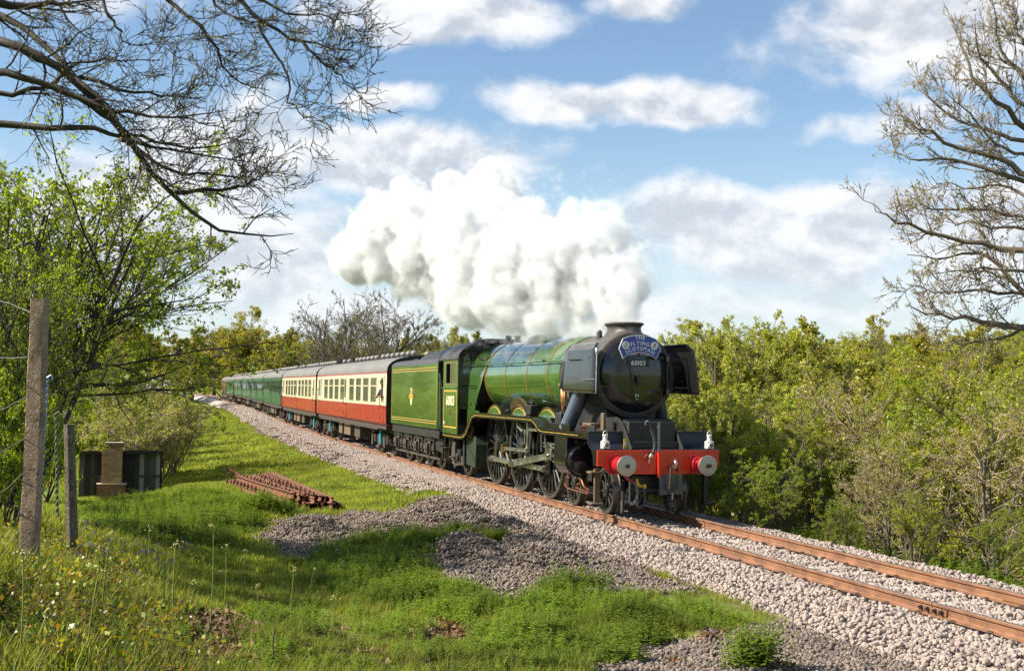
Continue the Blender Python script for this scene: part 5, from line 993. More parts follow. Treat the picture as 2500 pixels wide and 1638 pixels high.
for lay_, cnt in ((0, nr), (1, nr-4)):
    for i in range(cnt):
        k = (i+.5*lay_+1.5*lay_)/(nr-1); a = N0*(1-k)+N1*k+rp_.uniform(-.35, .35)*np.array([1, .03]); b = F0*(1-k)+F1*k+rp_.uniform(-.35, .35)*np.array([1, .03]); tw = rp_.choice([0, 0, math.pi])+rp_.uniform(-.08, .08)
        za, zb = g1(*a)+.12+.15*lay_+rp_.uniform(0, .03), g1(*b)+.12+.15*lay_+rp_.uniform(0, .03)
        d, s = oldrail((*a, za), (*b, zb), tw, 'rusty rail, %s from the hut side in the %s layer of the pile' % (ORD[i], 'bottom' if lay_ == 0 else 'top'))
a = hit(655, 1212); b = hit(553, 1152); oldrail((a[0], a[1], g1(a[0], a[1])+.10), (b[0], b[1], g1(b[0], b[1])+.12), 0.1, 'single rusty rail lying apart from the pile towards the hut')
# rail chairs left lying along the pile
ck = 0
cm_ = MB().box(-.10, .10, -.15, .15, 0, .04).box(-.08, .08, -.12, -.06, .04, .15).box(-.08, .08, .06, .12, .04, .15).me('rail_chair', M['oldrust'])
for ri_, row_ in enumerate((.0, .24, .52)):
    for j, t_ in enumerate(np.linspace(.03, .97, 15)):
        p = (N0*(1-row_)+N1*row_)*(1-t_)+(F0*(1-row_)+F1*row_)*t_+rp_.uniform(-.03, .03, 2); q = (F0*(1-row_)+F1*row_)-(N0*(1-row_)+N1*row_); o = link('rail_chair', cm_); o.location = (p[0], p[1], g1(*p)+(.16 if row_ < .05 else .31)+rp_.uniform(-.01, .01)); o.scale = (1, .7, .7); o.rotation_euler = (0, 0, math.atan2(q[1], q[0])+rp_.uniform(-.06, .06))
        tag(o, 'rusty cast chair, %s from the near end in the %s row on the pile' % (ORD[j] if j < 13 else ('fourteenth', 'fifteenth')[j-13], ('hut side', 'second', 'third')[ri_]), 'rail chair', 'rusty chairs on the rail pile')
# ------------------------------------------------------------------ trees, bushes and ground plants
UP = np.array([0, 0, 1.])
def nrm_(a): return a/np.maximum(np.linalg.norm(a, axis=-1, keepdims=True), 1e-9)
def grow(P, D, L, m, wig, trop, r):
    """n branches as polylines of m steps; returns (n, m+1, 3)"""
    n = len(P); out = np.empty((n, m+1, 3)); out[:, 0] = P; d = nrm_(D)
    for k in range(m):
        d = nrm_(d+r.normal(size=(n, 3))*wig+UP*np.asarray(trop).reshape(-1, 1)); out[:, k+1] = out[:, k]+d*(L/m)[:, None]
    return out
def kids(B, R0, Lp, c, tmin, ang, lr, rr, r, tmax=1., up=0.):
    """children off polylines B (n,m+1,3)"""
    n, m1, _ = B.shape; t = r.uniform(tmin, tmax, (n, c)); s = t*(m1-1); i = np.minimum(s.astype(int), m1-2); f = s-i; a = np.arange(n)[:, None]
    p = B[a, i]*(1-f)[..., None]+B[a, i+1]*f[..., None]; d = nrm_(B[a, i+1]-B[a, i]); q = nrm_(np.cross(d, r.normal(size=d.shape))); an = ang*r.uniform(.65, 1.3, (n, c, 1))
    D = d*np.cos(an)+q*np.sin(an)+UP*up; L = Lp[:, None]*lr*r.uniform(.6, 1.25, (n, c))*(1.15-.55*t); R = np.minimum(R0[:, None]*(1-.55*t)*rr, R0[:, None]*.9)
    return p.reshape(-1, 3), nrm_(D).reshape(-1, 3), L.ravel(), R.ravel()
def tubes(B, R0, R1, ns):
    """all polylines as tubes -> verts, quads"""
    n, m1, _ = B.shape; T = nrm_(np.gradient(B, axis=1)); ref = np.where(np.abs(T[:, :1, 2:3]) < .8, UP, np.array([1., 0, 0])); x = nrm_(np.cross(T, ref)); y = np.cross(T, x)
    rad_ = R0[:, None]+(R1-R0)[:, None]*np.linspace(0, 1, m1)[None]; a = np.arange(ns)*2*math.pi/ns
    V = B[:, :, None]+(x[:, :, None]*np.cos(a)[:, None]+y[:, :, None]*np.sin(a)[:, None])*rad_[:, :, None, None]
    base = (np.arange(n)*m1*ns)[:, None, None]+(np.arange(m1-1)*ns)[None, :, None]; j = np.arange(ns)[None, None]; j2 = (j+1) % ns
    F_ = np.stack([base+j, base+j2, base+ns+j2, base+ns+j], -1).reshape(-1, 4); return V.reshape(-1, 3), F_
def leaves_on(B, per, size, r, spread=.04, droop=0.):
    n, m1, _ = B.shape; k = n*per; a = r.integers(0, n, k); s = r.uniform(.15, 1., k)*(m1-1); i = np.minimum(s.astype(int), m1-2); f = (s-i)[:, None]
    p = B[a, i]*(1-f)+B[a, i+1]*f+r.normal(size=(k, 3))*spread; d = nrm_(r.normal(size=(k, 3))+UP*(.15-droop)); q = nrm_(np.cross(d, r.normal(size=(k, 3)))); nn = np.cross(d, q); sz = (size*r.uniform(.6, 1.35, k))[:, None]
    V = np.stack([p, p+d*sz*.45+q*sz*.36+nn*sz*.10, p+d*sz, p+d*sz*.45-q*sz*.36+nn*sz*.10], 1).reshape(-1, 3); F_ = np.arange(k*4).reshape(-1, 4); return V, F_
def join(parts): # [(V,F,matindex)]
    V, Fc, mi, o = [], [], [], 0
    for v, f, m in parts:
        if len(f) == 0: continue
        V.append(v); Fc.append(f+o); mi.append(np.full(len(f), m, np.int32)); o += len(v)
    return np.concatenate(V), np.concatenate(Fc), np.concatenate(mi)
def two_mesh(name, parts, mats):
    V, F_, mi = join(parts); me = nmesh(name, V, F_); [me.materials.append(m) for m in mats]; me.polygons.foreach_set('material_index', mi); return me
BARK = mat('bark', (.13, .105, .080), .9, 0, .35, 6., .4, 30.); BARKD = mat('dark bark', (.040, .032, .025), .9, 0, .35, 6., .3, 30.); TWIG = mat('twigs', (.21, .16, .115), .85, 0, .25, 3.); TWIGD = mat('dark twigs', (.050, .040, .030), .85, 0, .25, 3.); TWIGM = mat('grey brown twigs', (.105, .082, .062), .85, 0, .25, 3.); TWIGP = mat('pale twigs', (.36, .28, .20), .85, 0, .25, 3.)
LG = leaf_mat('fresh hazel leaf', [(.15, .24, .008), (.25, .34, .012), (.34, .41, .02), (.12, .20, .01)], .7); LY = leaf_mat('young oak leaf', [(.31, .30, .02), (.40, .36, .03), (.25, .28, .02), (.46, .40, .04)], .5)
LB = leaf_mat('hedgerow leaf', [(.26, .32, .012), (.35, .40, .018), (.41, .43, .025), (.17, .22, .012), (.45, .43, .035)], .55); LO = leaf_mat('olive leaf', [(.25, .26, .03), (.33, .31, .045), (.20, .23, .025), (.40, .34, .06)], .5); LW = leaf_mat('willow leaf', [(.34, .38, .04), (.42, .43, .06), (.28, .34, .035)], .5)  # olive and young oak tones paled in place of haze on far trees
LT = leaf_mat('bright thorn leaf', [(.27, .36, .010), (.36, .43, .02), (.20, .30, .01), (.42, .45, .03)], .55)
def tree_mesh(name, seed, H, r0, leaf, lm, tw=TWIG, bk_=BARK, per=3, size=.09, stems=1, spread=.6, c=(7, 6, 5, 4), lr=(.55, .5, .45, .42), ang=(.8, .75, .75, .8), trop=(.02, .03, .03, .02), tmin=.28, wig=.13, twr=.007, lev=4, splay=.25):
    r = np.random.default_rng(seed); n = stems; a = r.uniform(0, 6.28, n); P = np.c_[np.cos(a)*spread*.3, np.sin(a)*spread*.3, np.zeros(n)-.3]*(1 if n > 1 else np.array([0, 0, 1])); D = np.c_[np.cos(a)*splay, np.sin(a)*splay, np.ones(n)] if n > 1 else np.array([[r.normal()*.05, r.normal()*.05, 1.]])
    L = H*(.62 if n == 1 else .8)*r.uniform(.8, 1.1, n); R = np.full(n, r0)*(1 if n == 1 else .55); B = grow(P, D, L, 8, wig*.5, .03, r); wood, crown = [(*tubes(B, R, R*.35, 7), 0)], []
    lvl = [(B, R, L)]
    for k in range(lev):
        Bp, Rp, Lp = lvl[-1]; p, d, L, R = kids(Bp, Rp, Lp, c[k], tmin if k == 0 else .2, ang[k], lr[k], .55, r, up=.12 if k == 0 else .05)
        R = np.maximum(R, twr); B = grow(p, d, L, 5 if k < 2 else 3, wig*(1+.3*k), trop[k], r); ns = 5 if k == 0 else (4 if k == 1 else 3); e = (*tubes(B, R, np.maximum(R*.35, twr*.55), ns), 0); (wood if k == 0 else crown).append(e); lvl.append((B, R, L))
    if leaf:
        crown.append((*leaves_on(lvl[-1][0], per, size, r, size*.5), 1)); crown.append((*leaves_on(lvl[-2][0], max(1, per//2), size, r, size*.5), 1))
    top = max(float(B[..., 2].max()) for B, _, _ in lvl); tm = two_mesh(name+'_trunk', wood, [bk_]); cm = two_mesh(name+'_crown', crown, [tw, lm or LB]); return tm, cm, top
def plant_at(kind, name, xy, top_z, label, cat='tree', rz=None, wx=1., base=None, group=None):
    tm, cm, H = kind; z = g1(*xy)-.1 if base is None else base; s = (top_z-z)/H; o = empty(name, (xy[0], xy[1], z), RNG.uniform(0, 6.28) if rz is None else rz, label=label, cat=cat, group=group); o.scale = (s*wx, s*wx, s)
    link('trunk', tm, o); link('crown', cm, o); return o
def tree_px(kind, name, u, vt, d, label, cat='tree', wx=1., group=None, rz=None):
    p = at_d(u, vt, d); return plant_at(kind, name, (p[0], p[1]), p[2], label, cat, rz, wx, group=group)
KB1 = tree_mesh('thorn_bush', 31, 7, .16, True, LB, per=5, size=.068, stems=5, c=(8, 6, 5, 4)); KB2 = tree_mesh('bright_bush', 32, 7, .16, True, LT, per=6, size=.072, stems=5, c=(8, 6, 5, 4)); KB3 = tree_mesh('twiggy_bush', 33, 7, .14, True, LO, TWIGP, per=1, size=.07, stems=6, c=(9, 7, 5, 4), trop=(.0, -.02, -.02, 0)); KB4 = tree_mesh('leafy_bush', 36, 7, .15, True, LG, per=6, size=.07, stems=6, c=(8, 6, 5, 4))
KO = tree_mesh('oak', 34, 12, .26, True, LY, per=6, size=.14, c=(16, 8, 6, 4), lr=(.62, .56, .5, .45), ang=(.95, .85, .85, .9), twr=.012, tmin=.22); KBare = tree_mesh('bare_tree', 35, 12, .20, True, LO, TWIGM, per=1, size=.05, c=(14, 9, 6, 5), lr=(.58, .52, .48, .45), ang=(.75, .7, .7, .75), twr=.013, tmin=.3); KW = tree_mesh('willow', 37, 10, .2, True, LW, per=7, size=.10, stems=4, c=(9, 7, 5, 3), ang=(.5, .5, .5, .5), trop=(.05, .04, .03, .02), twr=.012)
KM = tree_mesh('mid_tree', 38, 11, .22, True, LO, per=7, size=.13, c=(14, 8, 6, 3), ang=(.9, .8, .8, .8), twr=.016)
# --- bushes on the far bank, nearest first: (kind, u, top v, distance, width, label)
BANK = [(KB3, 2380, 930, 23, 1.25, 'tangled pale twigged bush sprawling over the ballast edge'), (KB2, 2300, 905, 27, .9, 'bright yellow green bush behind the pale twigged tangle'), (KB1, 2480, 860, 25, 1., 'tall olive bush under the bare oak tree'),
        (KB4, 1850, 1090, 25, 1.1, 'dark green leafy bush low on the bank beside the rails'), (KB1, 1935, 945, 27, 1., 'thorn bush with dark crooked stems above the leafy bush'), (KB2, 2120, 985, 26, .9, 'bright green thorn bush in full young leaf above the far rail'),
        (KB3, 2180, 1080, 22.5, .9, 'brown twiggy bush on the bank below the bright thorn'), (KB4, 2060, 1190, 22, .8, 'low dark green bush in shade at the ballast edge'), (KB4, 1700, 1060, 28, 1., 'leafy bush showing behind the buffer beam end'), (KB1, 1770, 930, 31, 1., 'thorn bush rising just beside the far smoke deflector'),
        (KB3, 2030, 880, 34, 1., 'bare greyish bush standing between the thorn bushes'), (KB2, 2190, 850, 36, 1., 'yellow green bush crowning the middle of the bank'), (KB1, 2340, 830, 38, 1., 'olive bush behind the yellow green bush crown'), (KW, 1760, 772, 62, 1., 'feathery pale willow rising behind the smoke deflector'), (KW, 1870, 757, 66, 1., 'tallest feathery willow of the pale group'), (KW, 1660, 795, 70, 1., 'pale willow nearest the chimney'),
        (KB2, 1680, 960, 36, 1., 'bright bush seen past the deflector edge'), (KM, 1990, 778, 95, 1., 'rounded dark tree on the skyline beyond the willows'), (KO, 2330, 780, 75, 1., 'golden oak on the skyline beside the bare oak'), (KO, 2130, 805, 80, 1., 'golden green oak below the skyline gap'), (KB1, 2230, 1180, 20.5, .8, 'low thorn bush at the foot of the bank'), (KB2, 2440, 1200, 19, .7, 'small bright leafed bush nearest the rail joint'), (KB3, 1600, 1000, 34, 1., 'twiggy bush seen behind the buffer beam')]
for kd, u, vt, d, wx, lab in BANK: tree_px(kd, 'bank_tree' if kd in (KW, KM, KO) else 'bank_bush', u, vt, d, lab, 'tree' if kd in (KW, KM, KO) else 'bush', wx, 'bushes and trees on the far bank')
# --- trees beyond the train
FARS = [(KO, 625, 738, 205, 1.2, 'broad yellow green oak behind the tail of the train'), (KBare, 780, 722, 120, 1., 'leaning bare tree nearest the yellow green oak'), (KBare, 865, 690, 118, 1., 'tallest bare tree above the red coach'), (KBare, 975, 698, 112, 1.05, 'spreading bare tree close to the steam'), (KBare, 915, 715, 130, .9, 'slim bare tree between the two larger bare trees'), (KM, 700, 800, 190, 1., 'olive tree next to the broad oak'), (KBare, 522, 795, 245, .8, 'dark slender tree at the tail of the train'), (KM, 470, 800, 215, 1.1, 'dull green tree behind the end of the line'), (KW, 1105, 800, 120, .6, 'bright conical young tree above the tender'), (KW, 1135, 815, 110, .6, 'pale young tree in drifting steam above the tender')]
for kd, u, vt, d, wx, lab in FARS: tree_px(kd, 'background_tree', u, vt, d, lab, 'tree', wx, 'trees beyond the train')
# --- woods closing the view (one mass)
def far_kind(kd): me = bpy.data.meshes.new('wood_tree'); return kd
def merge_kind(name, kd, sc_=1.):
    vs, fs, mi, mats, o = [], [], [], [], 0
    for me in kd[:2]:
        n = len(me.vertices); co = np.empty(n*3, np.float32); me.vertices.foreach_get('co', co); li = np.empty(len(me.loops), np.int32); me.loops.foreach_get('vertex_index', li); m_ = np.empty(len(me.polygons), np.int32); me.polygons.foreach_get('material_index', m_)
        vs.append(co.reshape(-1, 3)/kd[2]); fs.append(li.reshape(-1, 4)+o); mi.append(m_+len(mats)); mats += list(me.materials); o += n
    me = nmesh(name, np.concatenate(vs), np.concatenate(fs)); [me.materials.append(m) for m in mats]; me.polygons.foreach_set('material_index', np.concatenate(mi)); return me
WK = [merge_kind('wood_oak', KO), merge_kind('wood_bare', KBare), merge_kind('wood_mid', KM), merge_kind('wood_willow', KW), merge_kind('wood_bush', KB1)]
rw = np.random.default_rng(77); pts, sc_, ix = [], [], []
def wood(n, ulo, uhi, dlo, dhi, vlo, vhi, kinds, hmin=3.):
    for _ in range(n):
        u = rw.uniform(ulo, uhi); d = dlo+(dhi-dlo)*rw.random()**1.2; k = (d-dlo)/(dhi-dlo+1e-6); v = vlo+(vhi-vlo)*(1-k)+rw.uniform(-14, 14); p = at_d(u, v, d); z = g1(p[0], p[1]); dd = p[1]-float(yc(p[0]))
        if abs(dd) < 6: continue
        pts.append((p[0], p[1], z-.3)); h = max(hmin, p[2]-z); w_ = h*rw.uniform(.8, 1.25); sc_.append((w_, w_, h)); ix.append(int(rw.choice(kinds)))
wood(110, 1580, 2600, 60, 260, 775, 890, [0, 2, 3, 3, 4, 1, 0, 3]); wood(46, 1560, 2000, 45, 120, 795, 930, [3, 3, 3, 4, 1]); wood(60, 680, 1200, 110, 260, 800, 870, [1, 1, 1, 2, 1, 2, 3]); wood(40, 420, 720, 215, 300, 800, 860, [0, 1, 2, 2]); wood(45, -60, 470, 60, 230, 760, 950, [2, 1, 4, 4, 2]); wood(24, 2000, 2560, 32, 60, 860, 980, [4, 4, 2, 0])  # more pale willows on the right stand in for haze
tag(scatter('woodland', np.array(pts), np.c_[np.zeros((len(pts), 2)), rw.uniform(0, 6.28, len(pts))], np.array(sc_), WK, idx=np.array(ix)), 'mixed spring woodland closing the view behind the line')
# --- leafy trees on the near bank, at the left of the line
KH1 = tree_mesh('hazel', 41, 6.5, .13, True, LG, TWIGD, BARKD, per=3, size=.060, stems=8, c=(7, 5, 5, 3), lr=(.6, .5, .45, .45), ang=(.65, .7, .75, .8), splay=.5, twr=.004); KH2 = tree_mesh('hornbeam', 42, 6.5, .15, True, LG, TWIGD, BARKD, per=4, size=.060, stems=5, c=(8, 6, 5, 3), lr=(.62, .52, .45, .42), ang=(.9, .75, .75, .8), splay=.45, trop=(-.02, -.03, -.02, -.01), twr=.004)
KH4 = tree_mesh('layered_hornbeam', 45, 6.5, .13, True, LG, TWIGD, BARKD, per=4, size=.058, stems=4, c=(10, 6, 4, 3), lr=(.62, .5, .45, .45), ang=(1.1, .75, .75, .8), splay=.3, trop=(.0, -.015, -.01, 0), tmin=.5, twr=.004)
KH3 = tree_mesh('low_leafy', 44, 2.4, .05, True, LG, TWIGD, BARKD, per=4, size=.05, stems=10, c=(7, 5, 4, 3), ang=(.6, .7, .75, .8), splay=.4, twr=.004)
KT = tree_mesh('thicket', 43, 3, .05, True, LW, TWIGP, per=1, size=.05, stems=16, c=(7, 5, 4, 3), ang=(.4, .5, .6, .6), splay=.22, twr=.005)
NEARB = [(KH1, -40, 290, 19.5, .85, 'tall multi stemmed hazel behind the concrete post'), (KH4, 40, 440, 19, 1.1, 'leafy hornbeam spreading layered branches above the short post'), (KH4, 120, 500, 46, .6, 'hornbeam reaching its sprays out behind the hut'), (KH1, -20, 600, 16.5, .6, 'hazel bush in bright leaf beside the concrete post'), (KH2, 300, 760, 56, .5, 'hornbeam bush behind the hut chimney'), (KH1, -90, 560, 16, .6, 'low hazel growth hiding the fence line'), (KH4, -10, 370, 22, 1.05, 'hornbeam with sunlit top behind the tall hazel'), (KH3, 85, 930, 34, .9, 'leafy low bush between the fence posts and the hut'), (KH2, 40, 720, 26, .6, 'hornbeam bush filling the gap behind the fence posts'), (KH3, 10, 900, 14, .6, 'leafy low bush at the foot of the concrete post')]
for kd, u, vt, d, wx, lab in NEARB: tree_px(kd, 'leafy_tree', u, vt, d, lab, 'tree', wx, 'leafy trees on the near bank')
for u, vt, d, wx, lab in [(365, 965, 44, 1.3, 'brown thicket of upright stems behind the hut roof'), (415, 980, 50, 1.1, 'pale thicket at the edge of the grass strip'), (320, 985, 42, 1.4, 'twiggy thicket above the hut chimney'), (290, 900, 47, 1.8, 'tall tangled thicket left of the grass strip'), (395, 950, 62, 1.3, 'far thicket along the grass strip')]: tree_px(KT, 'thicket', u, vt, d, lab, 'bush', wx, 'thickets behind the hut')
# --- bare oak limbs drawn as they grow in the photograph
def limb_tree(name, limbs, d0, djit, r0, trunk, label, seed, unit, tw, bk_, leaf=None, lm=None, c=(9, 6, 4), lens=(.46, .26, .14), twr=.004, per=1, size=.03, up=.1):
    r = np.random.default_rng(seed); polys = []; R0 = []
    for (pts_, rr) in limbs:
        n = len(pts_); dz = np.cumsum(r.normal(size=n)*djit); P_ = np.array([at_d(u, v, d0+dz[i]) for i, (u, v) in enumerate(pts_)]); s = np.linspace(0, n-1, 13); i = np.minimum(s.astype(int), n-2); f = (s-i)[:, None]
        Q = P_[i]*(1-f)+P_[i+1]*f; Q[1:-1] = Q[1:-1]*.5+(Q[:-2]+Q[2:])*.25; Q[1:] += r.normal(size=(12, 3))*.012*d0/9; polys.append(Q); R0.append(rr)
    B = np.array(polys); R = np.array(R0)*r0; L = np.linalg.norm(np.diff(B, axis=1), axis=2).sum(1); wood = [(*tubes(B, R, np.maximum(R*.05, twr*.8), 7), 0)]; crown = []; lv = (B, R, np.full(len(B), 1.))
    for k in range(len(c)):
        p, d, Lk, Rk = kids(lv[0], lv[1], np.full(len(lv[0]), 1.), c[k], .12 if k == 0 else .15, .72, lens[k]*unit, .5, r, up=up); Rk = np.maximum(Rk*(.8 if k else .6), twr); Bk = grow(p, d, Lk, 5 if k == 0 else 4, .2, .02, r); crown.append((*tubes(Bk, Rk, np.maximum(Rk*.4, twr*.6), 4 if k == 0 else 3), 0)); lv = (Bk, Rk, Lk)
    if leaf: crown.append((*leaves_on(lv[0], per, size, r, size*.3), 1))
    T = np.array([trunk]) ; wood.append((*tubes(T, np.array([r0*2.4]), np.array([r0*1.6]), 9), 0))
    o = empty(name, tuple(trunk[0]), label=label, cat='tree'); off = np.array(trunk[0])
    for nm, prt, ms in (('trunk', wood, [bk_]), ('crown', crown, [tw, lm or LO])): q = link(nm, two_mesh(name+'_'+nm, prt, ms), o); q.location = tuple(-off)
LL = [([(-60, 95), (0, 108), (99, 112), (193, 189), (314, 341), (373, 427), (427, 471), (494, 548), (584, 579), (665, 584), (718, 570)], 1.), ([(-60, 175), (0, 180), (67, 189), (180, 233), (269, 269), (337, 278), (449, 287), (560, 270)], .9), ([(-60, 15), (0, 30), (100, 110), (202, 198), (269, 269), (323, 341), (420, 380)], .8), ([(-60, 22), (0, 14), (120, 10), (240, 0)], 1.4), ([(240, -20), (270, 45), (290, 78), (314, 108), (400, 112)], .35),
      ([(380, -20), (404, 0), (449, 27), (494, 67), (530, 117), (552, 180), (597, 207), (655, 225)], .5), ([(560, -30), (584, 0), (629, 49), (718, 94), (799, 117), (876, 121)], .6), ([(505, -30), (530, 10), (560, 45), (640, 55), (720, 20)], .35), ([(629, 49), (665, 117), (705, 180), (709, 251), (736, 287), (763, 287)], .32), ([(718, 94), (786, 148), (830, 189), (871, 220)], .3), ([(-60, 305), (90, 310), (224, 314), (314, 345), (449, 368), (628, 400)], .8), ([(427, 471), (539, 462), (620, 449), (664, 395)], .45), ([(-60, 235), (60, 225), (130, 200), (190, 150), (280, 140), (400, 150)], .6), ([(180, 233), (280, 300), (380, 350), (500, 360), (600, 330)], .5), ([(193, 189), (300, 220), (420, 240), (520, 200)], .45), ([(630, 0), (720, 40), (800, 40), (860, 60)], .3), ([(300, 340), (420, 420), (560, 430), (640, 420)], .45)]
tb = at_d(-420, 1000, 9.5); tb[2] = g1(tb[0], tb[1])-.2
limb_tree('overhanging_oak', LL, 9.3, .10, .040, [tb, at_d(-330, 500, 9.6), at_d(-200, 150, 9.4), at_d(-60, 60, 9.3)], 'bare oak limbs with budding twigs overhanging from the near bank', 5, 1., TWIGD, BARKD, True, LO, c=(10, 6, 3), twr=.0032, size=.017, per=1)
Z_ = lambda x, y: (2000+x/1.812, y/1.812)
RL = [([Z_(*q) for q in p], w_) for p, w_ in [([(990, 620), (906, 560), (780, 460), (680, 330), (620, 200), (590, 80)], .8), ([(990, 660), (906, 620), (760, 590), (620, 540), (480, 430), (420, 330)], .6), ([(990, 830), (906, 760), (800, 700), (640, 640), (480, 590), (400, 540), (350, 500)], .8), ([(990, 860), (906, 810), (740, 740), (560, 690), (420, 720), (340, 670)], .7), ([(990, 920), (906, 880), (800, 820), (640, 830), (480, 790)], .5), ([(990, 990), (906, 950), (700, 920), (500, 930), (340, 850)], .55), ([(990, 1140), (906, 1120), (720, 1080), (560, 1050), (400, 1000), (280, 960), (245, 890)], .8), ([(990, 1400), (906, 1310), (820, 1180), (680, 1100), (540, 1150), (400, 1130)], .7), ([(990, 1340), (906, 1300), (740, 1290), (560, 1300), (400, 1260)], .55), ([(990, 1450), (906, 1440), (780, 1430), (640, 1410), (480, 1390), (390, 1350)], .9), ([(990, 420), (906, 350), (830, 250), (780, 150), (770, 0)], .7), ([(990, 300), (906, 200), (860, 80), (850, -40)], .6), ([(990, 520), (906, 460), (850, 420), (740, 300), (700, 180), (690, 60)], .6), ([(990, 1040), (906, 1010), (760, 1000), (600, 980), (480, 900)], .45), ([(990, 720), (906, 690), (780, 640), (660, 500), (560, 400)], .5), ([(990, 1220), (906, 1200), (760, 1180), (640, 1200), (480, 1220)], .45), ([(906, 1440), (800, 1500), (640, 1520), (480, 1510)], .4)]]
tb = at_d(2720, 1100, 17.5); tb[2] = g1(tb[0], tb[1])-.3
limb_tree('bare_oak', RL, 17.3, .16, .068, [tb, at_d(2700, 900, 17.4), at_d(2660, 600, 17.3), at_d(2620, 300, 17.3), at_d(2600, 50, 17.2)], 'large bare oak with fine budding twigs above the far bank', 6, 1.4, TWIG, BARK, True, LO, c=(11, 5, 3), twr=.0055, size=.035, per=1, up=.18)
# ------------------------------------------------------------------ grass, nettles, bluebells, bracken
def tuft(seed, n, h, w_, wid, m_, lean=.5):
    r = np.random.default_rng(seed); a = r.uniform(0, 6.28, n); p = np.c_[np.cos(a), np.sin(a), np.zeros(n)]*(w_*np.sqrt(r.random(n)))[:, None]; hh = h*r.uniform(.5, 1.15, n); b = r.uniform(0, 6.28, n); d = np.c_[np.cos(b), np.sin(b), np.zeros(n)]; s = np.c_[-np.sin(b), np.cos(b), np.zeros(n)]; le = (lean*r.uniform(.3, 1.2, n)*hh)[:, None]; V = []
    for k, wk in ((0, 1.), (.5, .8), (1., .06)): c = p+UP*(hh*(k-.18*k*k))[:, None]+d*le*k*k; V += [c-s*wid*wk, c+s*wid*wk]
    V = np.stack(V, 1).reshape(-1, 3); o = (np.arange(n)*6)[:, None]; F_ = np.concatenate([o+np.array([0, 1, 3, 2]), o+np.array([2, 3, 5, 4])]); return nmesh('tuft', V, F_, m_)
GR = leaf_mat('grass blade', [(.16, .22, .025), (.23, .29, .035), (.30, .33, .05), (.11, .16, .02), (.34, .30, .10)], .5, .6, .012); GR2 = leaf_mat('meadow blade', [(.20, .28, .035), (.27, .34, .05), (.32, .35, .06), (.15, .22, .03), (.32, .29, .09)], .55, .6, .012, .8); GD = leaf_mat('straw blade', [(.30, .23, .10), (.38, .30, .14), (.22, .18, .07), (.20, .23, .05)], .35, .6, .01)
NT_ = leaf_mat('nettle leaf', [(.12, .20, .022), (.19, .28, .03), (.26, .34, .04), (.08, .13, .016)], .5, .5, .02); NT2 = leaf_mat('goosegrass leaf', [(.15, .24, .025), (.22, .30, .035), (.11, .19, .02), (.27, .33, .045)], .45, .5, .02)
TU = [tuft(i, 34, .17, .13, .0045, GR) for i in range(3)]+[tuft(10+i, 22, .28, .09, .005, GR, .6) for i in range(2)]+[tuft(20+i, 18, .20, .12, .004, GD, .9) for i in range(2)]; TM = [tuft(30+i, 40, .17, .28, .012, GR2) for i in range(3)]; TF = [tuft(40+i, 46, .22, .62, .03, GR2) for i in range(3)]
def area(n, x0, x1, y0, y1, seed):
    r = np.random.default_rng(seed); x = r.uniform(x0, x1, n); d = r.uniform(y0, y1, n); y = d+yc(x); ok = ~grav(x, y); ok &= ~(inside(MULCH[0], x, y) | inside(MULCH[1], x, y)) | (r.random(n) < .05); ok &= d < -2.25-.25*wob(x, x, 1.7)-.75*((x > -8) & (x < 5.5)); x, y = x[ok], y[ok]; return np.c_[x, y, ground(x, y)-.01], r
g_, r = area(15000, 3.5, 17.5, -12.5, -2.2, 101); n = len(g_); dry = wob(g_[:, 0], g_[:, 1], 1.1, 2.)+r.normal(0, .25, n)+.55*np.exp(-((g_[:, 0]-10.5)/3.)**2-((g_[:, 1]+7.9)/.9)**2); tallm = sstep(-g_[:, 1], 8.6, 10.2)
ix = np.where((dry > .30) & (r.random(n) > .75*tallm), r.integers(5, 7, n), np.where(r.random(n) < .10+.5*tallm, r.integers(3, 5, n), r.integers(0, 3, n))); short = 1-.55*sstep(dry, .15, .5)
scatter('grass', g_, np.c_[r.normal(0, .12, (n, 2)), r.uniform(0, 6.28, n)], r.uniform(.35, .85, n)*short*(1+.35*tallm), TU, 'rough spring grass of the near bank', idx=ix)
g_, r = area(9000, -24, 4.2, -12.5, -2.2, 102); n = len(g_); g_ = g_[(np.hypot(g_[:, 0]+12.6, (g_[:, 1]+6)*4.5) > 5.6)]; n = len(g_); scatter('meadow_grass', g_, np.c_[np.zeros((n, 2)), r.uniform(0, 6.28, n)], r.uniform(.5, 1.1, n), TM, 'bright green grass beside the line')
g_, r = area(6500, -150, -23, -14, -2.3, 103); n = len(g_); scatter('distant_grass', g_, np.c_[np.zeros((n, 2)), r.uniform(0, 6.28, n)], r.uniform(.45, 1.0, n), TF, 'bright green grass strip beside the coaches')
